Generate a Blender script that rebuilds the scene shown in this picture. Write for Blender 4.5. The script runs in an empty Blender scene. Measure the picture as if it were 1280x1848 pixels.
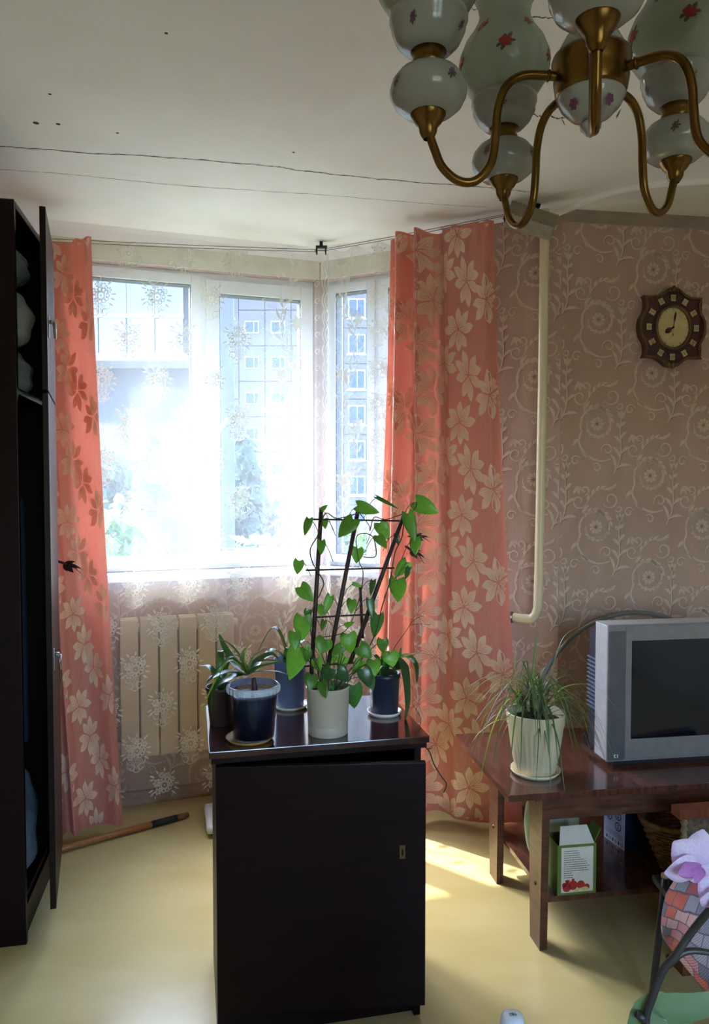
import bpy, bmesh, math, random
from mathutils import Vector, Matrix, Euler
random.seed(7)
R = math.radians
PI = math.pi
SC = bpy.context.scene
COL = SC.collection

# ------------------------------------------------------------------ camera, sky, sun, exposure
FPX, PITCH, EYE = 1350.0, R(2.2), 1.42
cam = bpy.data.cameras.new('camera')
cam.sensor_fit = 'VERTICAL'; cam.sensor_height = 24.0
cam.lens = 24.0 * FPX / 1848.0
cam.clip_start = 0.02; cam.clip_end = 400
camo = bpy.data.objects.new('camera', cam); COL.objects.link(camo)
camo.location = (0, 0, EYE); camo.rotation_euler = (R(90) - PITCH, 0, 0)
SC.camera = camo

SUN_EL = R(57.5)
SUN_DIR = Vector((0.78, -0.625, 0)).normalized() * math.cos(SUN_EL) + Vector((0, 0, -math.sin(SUN_EL)))
world = bpy.data.worlds.new('sky'); SC.world = world; world.use_nodes = True
wn = world.node_tree; bg = wn.nodes['Background']
sky = wn.nodes.new('ShaderNodeTexSky')
try: sky.sky_type = 'NISHITA'
except Exception: pass
sky.sun_disc = False; sky.sun_elevation = SUN_EL
sky.sun_rotation = math.atan2(-SUN_DIR.x, -SUN_DIR.y)
sky.air_density = 1.2; sky.dust_density = 2.5
wn.links.new(sky.outputs[0], bg.inputs[0]); bg.inputs[1].default_value = 1.7
sl = bpy.data.lights.new('sun', 'SUN'); sl.energy = 5.5; sl.angle = R(0.8); sl.color = (1.0, 0.93, 0.80)
so = bpy.data.objects.new('sun', sl); COL.objects.link(so)
so.rotation_euler = SUN_DIR.to_track_quat('-Z', 'Y').to_euler(); so.location = (-20, 24, 30)
vs = SC.view_settings
vs.view_transform = 'Standard'; vs.look = 'None'; vs.gamma = 1.0; vs.use_curve_mapping = False
vs.exposure = 1.92
SC.cycles.max_bounces = 10; SC.cycles.diffuse_bounces = 6; SC.cycles.transparent_max_bounces = 24
SC.cycles.sample_clamp_indirect = 6.0

# daylight portals in the window openings (they guide sampling and give off no light of their own)
def portal(loc, normal, sx, sy):
    l = bpy.data.lights.new('window_portal', 'AREA'); l.shape = 'RECTANGLE'; l.size = sx; l.size_y = sy; l.cycles.is_portal = True
    o = bpy.data.objects.new('window_portal', l); COL.objects.link(o); o.location = loc; o.rotation_euler = Vector(normal).to_track_quat('-Z', 'Y').to_euler()
portal((-0.74, 3.50, 1.7), (0.319, -0.9477, 0), 1.08, 1.36)
portal((0.18, 3.52, 1.7), (-0.458, -0.889, 0), 0.54, 1.36)
portal((1.05, -1.72, 1.55), (0.0, 1.0, 0), 1.4, 1.2)  # opening of the added rear window

# ------------------------------------------------------------------ helpers
def at(x, y, Y):
    """photo pixel at forward distance Y (metres) -> point in the room"""
    xc = (x - 640) / FPX; u = (924 - y) / FPX
    d = Vector((xc, math.cos(PITCH) + u * math.sin(PITCH), -math.sin(PITCH) + u * math.cos(PITCH)))
    return Vector((0, 0, EYE)) + d * (Y / d.y)
def atz(x, y, z):
    """photo pixel at height z -> point in the room"""
    xc = (x - 640) / FPX; u = (924 - y) / FPX
    d = Vector((xc, math.cos(PITCH) + u * math.sin(PITCH), -math.sin(PITCH) + u * math.cos(PITCH)))
    return Vector((0, 0, EYE)) + d * ((z - EYE) / d.z)

def srgb(r, g, b):
    f = lambda c: ((c / 255 + 0.055) / 1.055) ** 2.4 if c / 255 > 0.04045 else c / 255 / 12.92
    return (f(r), f(g), f(b), 1)

MATS = {}
def mat(name, rgb, rough=0.6, rgb2=None, scale=8.0, stretch=(1, 1, 1), bump=0.0, metal=0.0, transl=0.0, tcol=None,
        spec=0.5, coat=0.0, alpha=1.0, detail=5.0, coords='Object', lo=0.35, hi=0.65, bscale=None, sheen=0.0):
    if name in MATS: return MATS[name]
    m = bpy.data.materials.new(name); m.use_nodes = True
    t = m.node_tree; N = t.nodes; L = t.links
    p = N['Principled BSDF']; out = N['Material Output']
    p.inputs['Roughness'].default_value = rough; p.inputs['Metallic'].default_value = metal
    p.inputs['Specular IOR Level'].default_value = spec
    p.inputs['Coat Weight'].default_value = coat; p.inputs['Coat Roughness'].default_value = 0.12
    p.inputs['Sheen Weight'].default_value = sheen
    tc = N.new('ShaderNodeTexCoord'); mp = N.new('ShaderNodeMapping'); mp.inputs['Scale'].default_value = stretch
    L.new(tc.outputs[coords], mp.inputs[0])
    nz = N.new('ShaderNodeTexNoise'); nz.inputs['Scale'].default_value = scale; nz.inputs['Detail'].default_value = detail
    L.new(mp.outputs[0], nz.inputs['Vector'])
    cr = N.new('ShaderNodeValToRGB')
    c1 = srgb(*rgb); c2 = srgb(*(rgb2 or [min(255, c * 1.08) for c in rgb]))
    cr.color_ramp.elements[0].color = c1; cr.color_ramp.elements[1].color = c2
    cr.color_ramp.elements[0].position = lo; cr.color_ramp.elements[1].position = hi
    L.new(nz.outputs['Fac'], cr.inputs[0]); L.new(cr.outputs[0], p.inputs['Base Color'])
    if bump > 0:
        bp = N.new('ShaderNodeBump'); bp.inputs['Strength'].default_value = bump; bp.inputs['Distance'].default_value = 0.004
        n2 = nz
        if bscale:
            n2 = N.new('ShaderNodeTexNoise'); n2.inputs['Scale'].default_value = bscale; n2.inputs['Detail'].default_value = 4
            L.new(mp.outputs[0], n2.inputs['Vector'])
        L.new(n2.outputs['Fac'], bp.inputs['Height']); L.new(bp.outputs[0], p.inputs['Normal'])
    sh = p.outputs[0]
    if transl > 0:
        tr = N.new('ShaderNodeBsdfTranslucent'); tr.inputs[0].default_value = srgb(*(tcol or rgb))
        mx = N.new('ShaderNodeMixShader'); mx.inputs[0].default_value = transl
        L.new(sh, mx.inputs[1]); L.new(tr.outputs[0], mx.inputs[2]); sh = mx.outputs[0]
    if alpha < 1:
        ts = N.new('ShaderNodeBsdfTransparent'); mx = N.new('ShaderNodeMixShader'); mx.inputs[0].default_value = alpha
        L.new(ts.outputs[0], mx.inputs[1]); L.new(sh, mx.inputs[2]); sh = mx.outputs[0]
    L.new(sh, out.inputs[0])
    MATS[name] = m
    return m

def glass(name, rgb, alpha, rough=0.03):
    """thin clear sheet: mostly see-through with a mirror-like coat"""
    m = bpy.data.materials.new(name); m.use_nodes = True
    t = m.node_tree; N = t.nodes; L = t.links
    out = N['Material Output']; N.remove(N['Principled BSDF'])
    ts = N.new('ShaderNodeBsdfTransparent'); ts.inputs[0].default_value = srgb(*rgb)
    gl = N.new('ShaderNodeBsdfGlossy'); gl.inputs['Roughness'].default_value = rough
    lw = N.new('ShaderNodeLayerWeight'); lw.inputs[0].default_value = 0.5
    pw = N.new('ShaderNodeMath'); pw.operation = 'POWER'; pw.inputs[1].default_value = 4.0
    L.new(lw.outputs['Facing'], pw.inputs[0])
    mm = N.new('ShaderNodeMath'); mm.operation = 'MULTIPLY_ADD'; mm.inputs[1].default_value = alpha * 0.7; mm.inputs[2].default_value = 0.03
    L.new(pw.outputs[0], mm.inputs[0])
    mx = N.new('ShaderNodeMixShader'); L.new(mm.outputs[0], mx.inputs[0])
    L.new(ts.outputs[0], mx.inputs[1]); L.new(gl.outputs[0], mx.inputs[2]); L.new(mx.outputs[0], out.inputs[0])
    MATS[name] = m
    return m

class MB:
    """collects shapes, builds ONE mesh object"""
    def __init__(s): s.v = []; s.f = []
    def add(s, vs, fs):
        b = len(s.v); s.v += [tuple(v) for v in vs]; s.f += [tuple(i + b for i in f) for f in fs]; return s
    def box(s, x0, x1, y0, y1, z0, z1, c=0.0):
        if c <= 0:
            v = [(x, y, z) for z in (z0, z1) for y in (y0, y1) for x in (x0, x1)]
            return s.add(v, [(0, 2, 3, 1), (4, 5, 7, 6), (0, 1, 5, 4), (2, 6, 7, 3), (0, 4, 6, 2), (1, 3, 7, 5)])
        c = min(c, (x1 - x0) / 2.01, (y1 - y0) / 2.01, (z1 - z0) / 2.01)
        bm = bmesh.new(); bmesh.ops.create_cube(bm, size=1)
        for w in bm.verts:
            w.co = ((x0 + x1) / 2 + w.co.x * (x1 - x0), (y0 + y1) / 2 + w.co.y * (y1 - y0), (z0 + z1) / 2 + w.co.z * (z1 - z0))
        bmesh.ops.bevel(bm, geom=bm.edges[:], offset=c, segments=2, affect='EDGES', profile=0.6)
        bm.verts.index_update()
        s.add([w.co[:] for w in bm.verts], [[q.index for q in f.verts] for f in bm.faces]); bm.free(); return s
    def tube(s, pts, r, n=8, cap=True):
        pts = [Vector(p) for p in pts]; m = len(pts)
        rr = r if isinstance(r, (list, tuple)) else [r] * m
        up = None; rings = []; b = len(s.v)
        for i, p in enumerate(pts):
            d = (pts[min(i + 1, m - 1)] - pts[max(i - 1, 0)])
            d = d.normalized() if d.length > 1e-9 else Vector((0, 0, 1))
            if up is None:
                up = Vector((0, 0, 1)) if abs(d.z) < 0.9 else Vector((1, 0, 0))
            a = d.cross(up)
            if a.length < 1e-6: a = d.cross(Vector((0.3, 1, 0.2)))
            a.normalize(); c = a.cross(d).normalized(); up = c
            for k in range(n):
                t = 2 * PI * k / n
                s.v.append(tuple(p + (a * math.cos(t) + c * math.sin(t)) * rr[i]))
        for i in range(m - 1):
            for k in range(n):
                s.f.append((b + i * n + k, b + i * n + (k + 1) % n, b + (i + 1) * n + (k + 1) % n, b + (i + 1) * n + k))
        if cap:
            s.f.append(tuple(b + k for k in reversed(range(n)))); s.f.append(tuple(b + (m - 1) * n + k for k in range(n)))
        return s
    def lathe(s, prof, n=32, c=(0, 0, 0), flute=0.0, nf=24, fz=None):
        b = len(s.v); m = len(prof)
        for (r, z) in prof:
            for k in range(n):
                t = 2 * PI * k / n
                q = r
                if flute and (fz is None or fz[0] < z < fz[1]): q = r * (1 - flute * (0.5 + 0.5 * math.cos(nf * t)))
                s.v.append((c[0] + q * math.cos(t), c[1] + q * math.sin(t), c[2] + z))
        for i in range(m - 1):
            for k in range(n):
                s.f.append((b + i * n + k, b + i * n + (k + 1) % n, b + (i + 1) * n + (k + 1) % n, b + (i + 1) * n + k))
        return s
    def grid(s, fn, nu, nv):
        b = len(s.v)
        for j in range(nv + 1):
            for i in range(nu + 1): s.v.append(tuple(fn(i / nu, j / nv)))
        for j in range(nv):
            for i in range(nu):
                a = b + j * (nu + 1) + i
                s.f.append((a, a + 1, a + nu + 2, a + nu + 1))
        return s
    def prism(s, poly, y0, y1):
        """outline in (x, z), extruded along y"""
        n = len(poly); b = len(s.v)
        for y in (y0, y1):
            for (x, z) in poly: s.v.append((x, y, z))
        s.f.append(tuple(b + k for k in range(n))); s.f.append(tuple(b + n + k for k in reversed(range(n))))
        for k in range(n): s.f.append((b + k, b + n + k, b + n + (k + 1) % n, b + (k + 1) % n))
        return s
    def xf(s, M):
        s.v = [tuple(M @ Vector(p)) for p in s.v]; return s
    def mesh(s, name, m, smooth=False, fix=True):
        me = bpy.data.meshes.new(name); me.from_pydata(s.v, [], s.f)
        if fix:
            bm = bmesh.new(); bm.from_mesh(me); bmesh.ops.recalc_face_normals(bm, faces=bm.faces[:]); bm.to_mesh(me); bm.free()
        me.materials.append(m)
        if smooth: me.polygons.foreach_set('use_smooth', [True] * len(me.polygons))
        me.update(); return me
    def build(s, name, m, parent=None, smooth=False, fix=True, loc=None, rotz=0):
        o = bpy.data.objects.new(name, s.mesh(name, m, smooth, fix)); COL.objects.link(o)
        if parent: o.parent = parent
        if loc is not None: o.location = loc
        if rotz: o.rotation_euler = (0, 0, rotz)
        return o

def tag(o, label, cat, group=None, kind=None):
    o['label'] = label; o['category'] = cat
    if group: o['group'] = group
    if kind: o['kind'] = kind
    return o
def thing(name, loc, rotz, label, cat, group=None, kind=None):
    o = bpy.data.objects.new(name, None); COL.objects.link(o); o.empty_display_size = 0.05
    o.location = loc; o.rotation_euler = (0, 0, rotz)
    return tag(o, label, cat, group, kind)
def struct(o, label, cat='wall'):
    o['kind'] = 'structure'; o['label'] = label; o['category'] = cat; return o
def inst(name, me, parent, M=None, loc=None):
    o = bpy.data.objects.new(name, me); COL.objects.link(o); o.parent = parent
    if M is not None: o.matrix_local = M
    if loc is not None: o.location = loc
    return o
def rot2(x, y, a): return (x * math.cos(a) - y * math.sin(a), x * math.sin(a) + y * math.cos(a))
def sm(a, b, x):
    t = max(0, min(1, (x - a) / (b - a))); return t * t * (3 - 2 * t)
def crv(pts, n=8):
    """Catmull-Rom through points"""
    P = [Vector(p) for p in pts]; o = []
    for i in range(len(P) - 1):
        a = P[max(i - 1, 0)]; b = P[i]; c = P[i + 1]; d = P[min(i + 2, len(P) - 1)]
        for k in range(n):
            t = k / n
            o.append(0.5 * ((2 * b) + (c - a) * t + (2 * a - 5 * b + 4 * c - d) * t * t + (-a + 3 * b - 3 * c + d) * t ** 3))
    o.append(P[-1]); return o

class Ink:
    """flat drawing in (u, v) metres, later mapped on a surface"""
    def __init__(s): s.v = []; s.f = []
    def line(s, pts, w, t0=1.0, t1=1.0, mid=None):
        n = len(pts); b = len(s.v)
        for i, p in enumerate(pts):
            q = pts[min(i + 1, n - 1)]; o = pts[max(i - 1, 0)]
            dx, dy = q[0] - o[0], q[1] - o[1]; l = math.hypot(dx, dy) or 1
            k = i / max(1, n - 1); ww = w * ((t0 + (1 - t0) * min(1, k * 4)) * (t1 + (1 - t1) * min(1, (1 - k) * 2.5))) / 2
            s.v.append((p[0] - dy / l * ww, p[1] + dx / l * ww)); s.v.append((p[0] + dy / l * ww, p[1] - dx / l * ww))
        for i in range(n - 1):
            a = b + 2 * i; s.f.append((a, a + 1, a + 3, a + 2))
        return s
    def leaf(s, x, y, ang, L, W, bend=0.0, n=6, fat=0.45):
        pts = []; b = len(s.v)
        for i in range(n + 1):
            t = i / n; a = ang + bend * t
            px = x + L * t * math.cos(ang + bend * t * 0.5); py = y + L * t * math.sin(ang + bend * t * 0.5)
            w = W / 2 * (math.sin(PI * t ** (math.log(0.5) / math.log(fat))) if 0 < t < 1 else 0.02)
            s.v.append((px - math.sin(a) * w, py + math.cos(a) * w)); s.v.append((px, py)); s.v.append((px + math.sin(a) * w, py - math.cos(a) * w))
        for i in range(n):
            a = b + 3 * i; s.f.append((a, a + 1, a + 4, a + 3)); s.f.append((a + 1, a + 2, a + 5, a + 4))
        return s
    def disc(s, x, y, r, n=10, ry=None):
        b = len(s.v); ry = ry or r
        s.v.append((x, y))
        for k in range(n): s.v.append((x + r * math.cos(2 * PI * k / n), y + ry * math.sin(2 * PI * k / n)))
        for k in range(n): s.f.append((b, b + 1 + k, b + 1 + (k + 1) % n))
        return s
    def ring(s, x, y, r, w, n=14, ry=None):
        ry = ry or r
        return s.line([(x + r * math.cos(2 * PI * k / n), y + ry * math.sin(2 * PI * k / n)) for k in range(n + 1)], w)
    def spiral(s, x, y, r0, r1, a0, a1, w, n=22, t0=1, t1=0.3):
        pts = [(x + (r0 + (r1 - r0) * k / n) * math.cos(a0 + (a1 - a0) * k / n), y + (r0 + (r1 - r0) * k / n) * math.sin(a0 + (a1 - a0) * k / n)) for k in range(n + 1)]
        s.line(pts, w, t0, t1); return pts
    def rect(s, x0, x1, y0, y1):
        b = len(s.v); s.v += [(x0, y0), (x1, y0), (x1, y1), (x0, y1)]; s.f.append((b, b + 1, b + 2, b + 3)); return s
    def stamp(s, o, dx, dy, rot=0, sc=1, mir=False):
        b = len(s.v); c, d = math.cos(rot), math.sin(rot)
        for (x, y) in o.v:
            if mir: x = -x
            x *= sc; y *= sc
            s.v.append((x * c - y * d + dx, x * d + y * c + dy))
        s.f += [tuple(i + b for i in f) for f in o.f]; return s
    def clip(s, u0, u1, v0, v1):
        ok = [u0 <= p[0] <= u1 and v0 <= p[1] <= v1 for p in s.v]
        s.f = [f for f in s.f if all(ok[i] for i in f)]; return s
    def mb(s, fn):
        used = sorted({i for f in s.f for i in f}); ix = {i: k for k, i in enumerate(used)}
        m = MB(); m.v = [tuple(fn(*s.v[i])) for i in used]; m.f = [tuple(ix[i] for i in f) for f in s.f]; return m

# ------------------------------------------------------------------ palette
M_ceil = mat('whitewash', (238, 231, 222), 0.9, (244, 239, 232), 3, bump=0.25, bscale=40)
M_floor = mat('linoleum', (196, 178, 120), 0.24, (206, 190, 136), 2.2, (1, 2.2, 1), spec=0.45, bump=0.05, bscale=3)
M_paper = mat('wallpaper', (184, 150, 132), 0.75, (193, 160, 142), 5, bump=0.35, bscale=90, stretch=(1.5, 1, 0.7))
M_scroll = mat('wallpaper_cream_print', (208, 182, 162), 0.55, (216, 191, 172), 60)
M_scrolld = mat('wallpaper_brown_print', (150, 116, 99), 0.7, (158, 124, 106), 60)
M_plain = mat('plain_plaster', (206, 190, 170), 0.85, (214, 200, 182), 4)
M_board = mat('old_painted_baseboard', (150, 116, 92), 0.6, (178, 146, 122), 14, (1, 1, 3))
M_boardd = mat('brown_baseboard', (78, 48, 34), 0.5, (98, 62, 44), 14, (1, 1, 3))
M_pvc = mat('window_plastic', (232, 234, 236), 0.35, (238, 240, 242), 4)
M_pvcd = mat('rubber_seal', (40, 42, 46), 0.7)
M_glass = glass('window_glass', (238, 244, 250), 0.9)
M_dwood = mat('dark_polished_veneer', (22, 11, 10), 0.40, (30, 15, 13), 4, (1.0, 1.0, 9), spec=0.15)
M_dwoodh = mat('dark_polished_top', (44, 20, 18), 0.12, (60, 29, 24), 4, (14, 2, 1), spec=0.6, coat=0.5)
M_twood = mat('table_veneer', (70, 38, 28), 0.16, (104, 62, 46), 5, (10, 2, 2), spec=0.5, coat=0.4)
M_twoods = mat('table_leg_veneer', (72, 42, 30), 0.32, (104, 66, 48), 6, (2, 2, 12))
M_steel = mat('dull_steel', (150, 148, 142), 0.35, metal=1.0)
M_brass = mat('aged_brass', (128, 96, 46), 0.28, (98, 70, 32), 16, metal=1.0, bump=0.05)
M_white = mat('white_plastic', (230, 230, 228), 0.4)
# ------------------------------------------------------------------ the room shell
H = 2.5
K = Vector((-0.16, 3.54)); RC = Vector((0.83, 3.03))
dirL = Vector((0.9477, 0.3190)); LEN_L = 1.75; L0 = K - dirL * LEN_L; angL = math.atan2(dirL.y, dirL.x)
dM = RC - K; LEN_M = dM.length; angM = math.atan2(dM.y, dM.x)
angR = R(8.5); LEN_R = 1.6; dirR = Vector((math.cos(angR), math.sin(angR))); RE = RC + dirR * LEN_R
angS = math.atan2(-0.989, 0.148); LEN_S = 4.75; SE = RE + Vector((math.cos(angS), math.sin(angS))) * LEN_S
angW = math.atan2(0.98, -0.19); LEN_W = 4.7
W0 = L0 - Vector((math.cos(angW), math.sin(angW))) * LEN_W
def loc3(v, z=0.0): return (v.x, v.y, z)
def on_plane(px, py, o, a, yoff=0.0):
    """photo pixel -> (u, z) on the wall plane"""
    xc = (px - 640) / FPX; uu = (924 - py) / FPX
    d = Vector((xc, math.cos(PITCH) + uu * math.sin(PITCH), -math.sin(PITCH) + uu * math.cos(PITCH)))
    n = Vector((-math.sin(a), math.cos(a))); c = Vector((o.x, o.y)) + n * yoff
    t = (c.dot(n)) / (d.x * n.x + d.y * n.y)
    p = Vector((d.x * t, d.y * t)) - c
    return p.x * math.cos(a) + p.y * math.sin(a), EYE + d.z * t

floor_poly = [(-2.3, -2.0), (3.6, -2.0), (3.3, 3.6), (0.9, 3.4), (-0.1, 3.75), (-2.2, 3.05)]
struct(MB().prism([(x, y) for x, y in floor_poly], -0.1, 0).xf(Matrix(((1, 0, 0, 0), (0, 0, 1, 0), (0, 1, 0, 0), (0, 0, 0, 1)))).build('floor', M_floor), 'glossy mustard beige linoleum floor', 'floor')
ceil = struct(MB().prism([(x, y) for x, y in floor_poly], H, H + 0.12).xf(Matrix(((1, 0, 0, 0), (0, 0, 1, 0), (0, 1, 0, 0), (0, 0, 0, 1)))).build('ceiling', M_ceil), 'whitewashed concrete ceiling with long cracks', 'ceiling')
def crack(pts, w, name='crack', jit=0.004, d=0.0006):
    P = crv([Vector((p.x, p.y, 0)) for p in pts], 26); k = Ink(); q = []
    rnd = random.Random(len(pts) * 31 + int(w * 1e5)); j = 0
    for i, p in enumerate(P):
        j = j * 0.6 + rnd.uniform(-jit, jit); q.append((p.x + j * 0.3, p.y + j))
    n = len(q); b = 0
    for i, p in enumerate(q):
        ww = w * rnd.uniform(0.25, 1.0); k.v += [(p[0], p[1] - ww), (p[0], p[1] + ww)]
    k.f = [(2 * i, 2 * i + 1, 2 * i + 3, 2 * i + 2) for i in range(n - 1)]
    o = k.mb(lambda x, y: (x, y, H - d)).build(name, mat('crack_shadow', (70, 64, 56), 0.95), ceil)
    return o
cz = lambda x, y: atz(x, y, H)
crack([cz(-60, 258), cz(100, 272), cz(300, 284), cz(470, 297), cz(560, 310), cz(700, 324), cz(850, 336), cz(960, 346)], 0.0034)
crack([cz(-60, 302), cz(120, 314), cz(330, 335), cz(560, 350), cz(760, 366), cz(880, 374)], 0.0017, jit=0.002)
crack([cz(840, 14), cz(900, 22), cz(985, 32), cz(1030, 40)], 0.003)
crack([cz(955, 205), cz(1000, 210), cz(1060, 215)], 0.004, jit=0.008)
for (x, y, r) in ((65, 222, 4), (105, 224, 3), (212, 240, 2), (300, 60, 2), (530, 275, 2), (90, 170, 2)):
    c = cz(x, y); MB().lathe([(0.0, -0.0006), (r * 0.002, -0.0006), (r * 0.0024, 0.0)], 7, (c.x, c.y, H)).build('paint_chip', MATS['crack_shadow'], ceil)
rp = [cz(1000, 384), cz(1045, 366), cz(1100, 346), cz(1170, 332), cz(1270, 324), cz(1400, 318)]
MB().tube(crv([(p.x, p.y, H - 0.004) for p in rp], 8), 0.016, 10).build('plaster_ridge', M_ceil, ceil, True)

def wall(name, o, a, length, label, mt, holes=(), thick=0.16, ext=0.0):
    m = MB(); us = [-ext]
    for (u0, u1, z0, z1) in sorted(holes):
        m.box(us[-1], u0, 0, thick, 0, H); m.box(u0, u1, 0, thick, 0, z0); m.box(u0, u1, 0, thick, z1, H); us.append(u1)
    m.box(us[-1], length + ext, 0, thick, 0, H)
    return struct(m.build(name, mt, None, loc=loc3(o), rotz=a), label)

uA, zA = on_plane(100, 1018, L0, angL, 0.08); uB, zB = on_plane(560, 497, L0, angL, 0.08)
WZ0, WZ1 = 1.03, 2.37
WL = (0.66, LEN_L - 0.02, WZ0, WZ1); WM = (0.015, 0.56, WZ0, WZ1)
wallL = wall('wall_back_left', L0, angL, LEN_L, 'wallpapered window wall with a radiator below the sill', M_paper, [WL])
M_lintel = mat('cream_plaster', (222, 212, 188), 0.85, (230, 222, 202), 6)
MB().box(0.30, LEN_L - 0.004, -0.004, 0.0, WZ1, H - 0.04).build('lintel_plaster', M_lintel, wallL)
wallM = wall('wall_back_middle', K, angM, LEN_M, 'angled wallpapered wall between the window corner and the clock wall', M_paper, [WM])
MB().box(0.004, 0.60, -0.004, 0.0, WZ1, H - 0.04).build('lintel_plaster', M_lintel, wallM)
wallR = wall('wall_back_right', RC, angR, LEN_R, 'wall with scrolling floral wallpaper behind the clock', M_paper)
wall('wall_right', RE, angS, LEN_S, 'plain side wall on the right', M_plain, ext=0.1)
wall('wall_left', W0, angW, LEN_W, 'plain side wall behind the wardrobe', M_plain, ext=0.1)
dB = W0 - SE; angB = math.atan2(dB.y, dB.x); WB = (1.3, 2.7, 0.95, 2.15)
wall('wall_rear', SE, angB, dB.length, 'plain wall with an added fill light window at the back of the room', M_plain, [WB], ext=0.1)
nL = Vector((-dirL.y, dirL.x)); nM = Vector((-dM.y, dM.x)).normalized(); pp = []
for q in (K, K + nM * 0.16, K + nM * 0.16 + nL * 0.03, K + nL * 0.16): pp.append((q.x, q.y))
struct(MB().prism(pp, 0, H).xf(Matrix(((1, 0, 0, 0), (0, 0, 1, 0), (0, 1, 0, 0), (0, 0, 0, 1)))).build('trim_1', M_pvc), 'corner post between the two windows', 'trim')

# baseboards and coving
def board(name, o, a, u0, u1, h, t, mt, label):
    return struct(MB().box(u0, u1, -t, 0, 0, h, 0.004).build(name, mt, None, loc=loc3(o), rotz=a), label, 'baseboard')
board('baseboard_back_left', L0, angL, 0, LEN_L, 0.06, 0.02, M_board, 'worn pinkish baseboard under the window')
board('baseboard_back_middle', K, angM, 0.01, LEN_M, 0.07, 0.022, M_boardd, 'dark brown baseboard behind the right curtain')
board('baseboard_back_right', RC, angR, 0.012, LEN_R, 0.07, 0.022, M_boardd, 'dark brown baseboard behind the television table')
def cove(name, o, a, u0, u1, s, mt, label):
    pr = [(-s * 1.2, 0), (0, 0), (0, -s), (-s * 0.25, -s * 0.75), (-s * 0.7, -s * 0.3)]
    m = MB()
    b = [(u, y, z) for u in (u0, u1) for (y, z) in pr]; n = len(pr)
    m.add(b, [tuple(range(n)), tuple(range(2 * n - 1, n - 1, -1))] + [(k, k + n, (k + 1) % n + n, (k + 1) % n) for k in range(n)])
    return struct(m.build(name, mt, None, loc=loc3(o, H), rotz=a), label, 'trim')
M_cove = mat('coving', (150, 130, 114), 0.85, (166, 146, 130), 9)
cove('trim_2', RC, angR, 0.0, LEN_R, 0.035, M_cove, 'narrow plaster coving above the clock wall')
cove('trim_3', L0, angL, 0.0, LEN_L, 0.05, M_ceil, 'white coving above the big window')
cove('trim_4', K, angM, 0.0, 0.62, 0.05, M_ceil, 'white coving above the right curtain')

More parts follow.
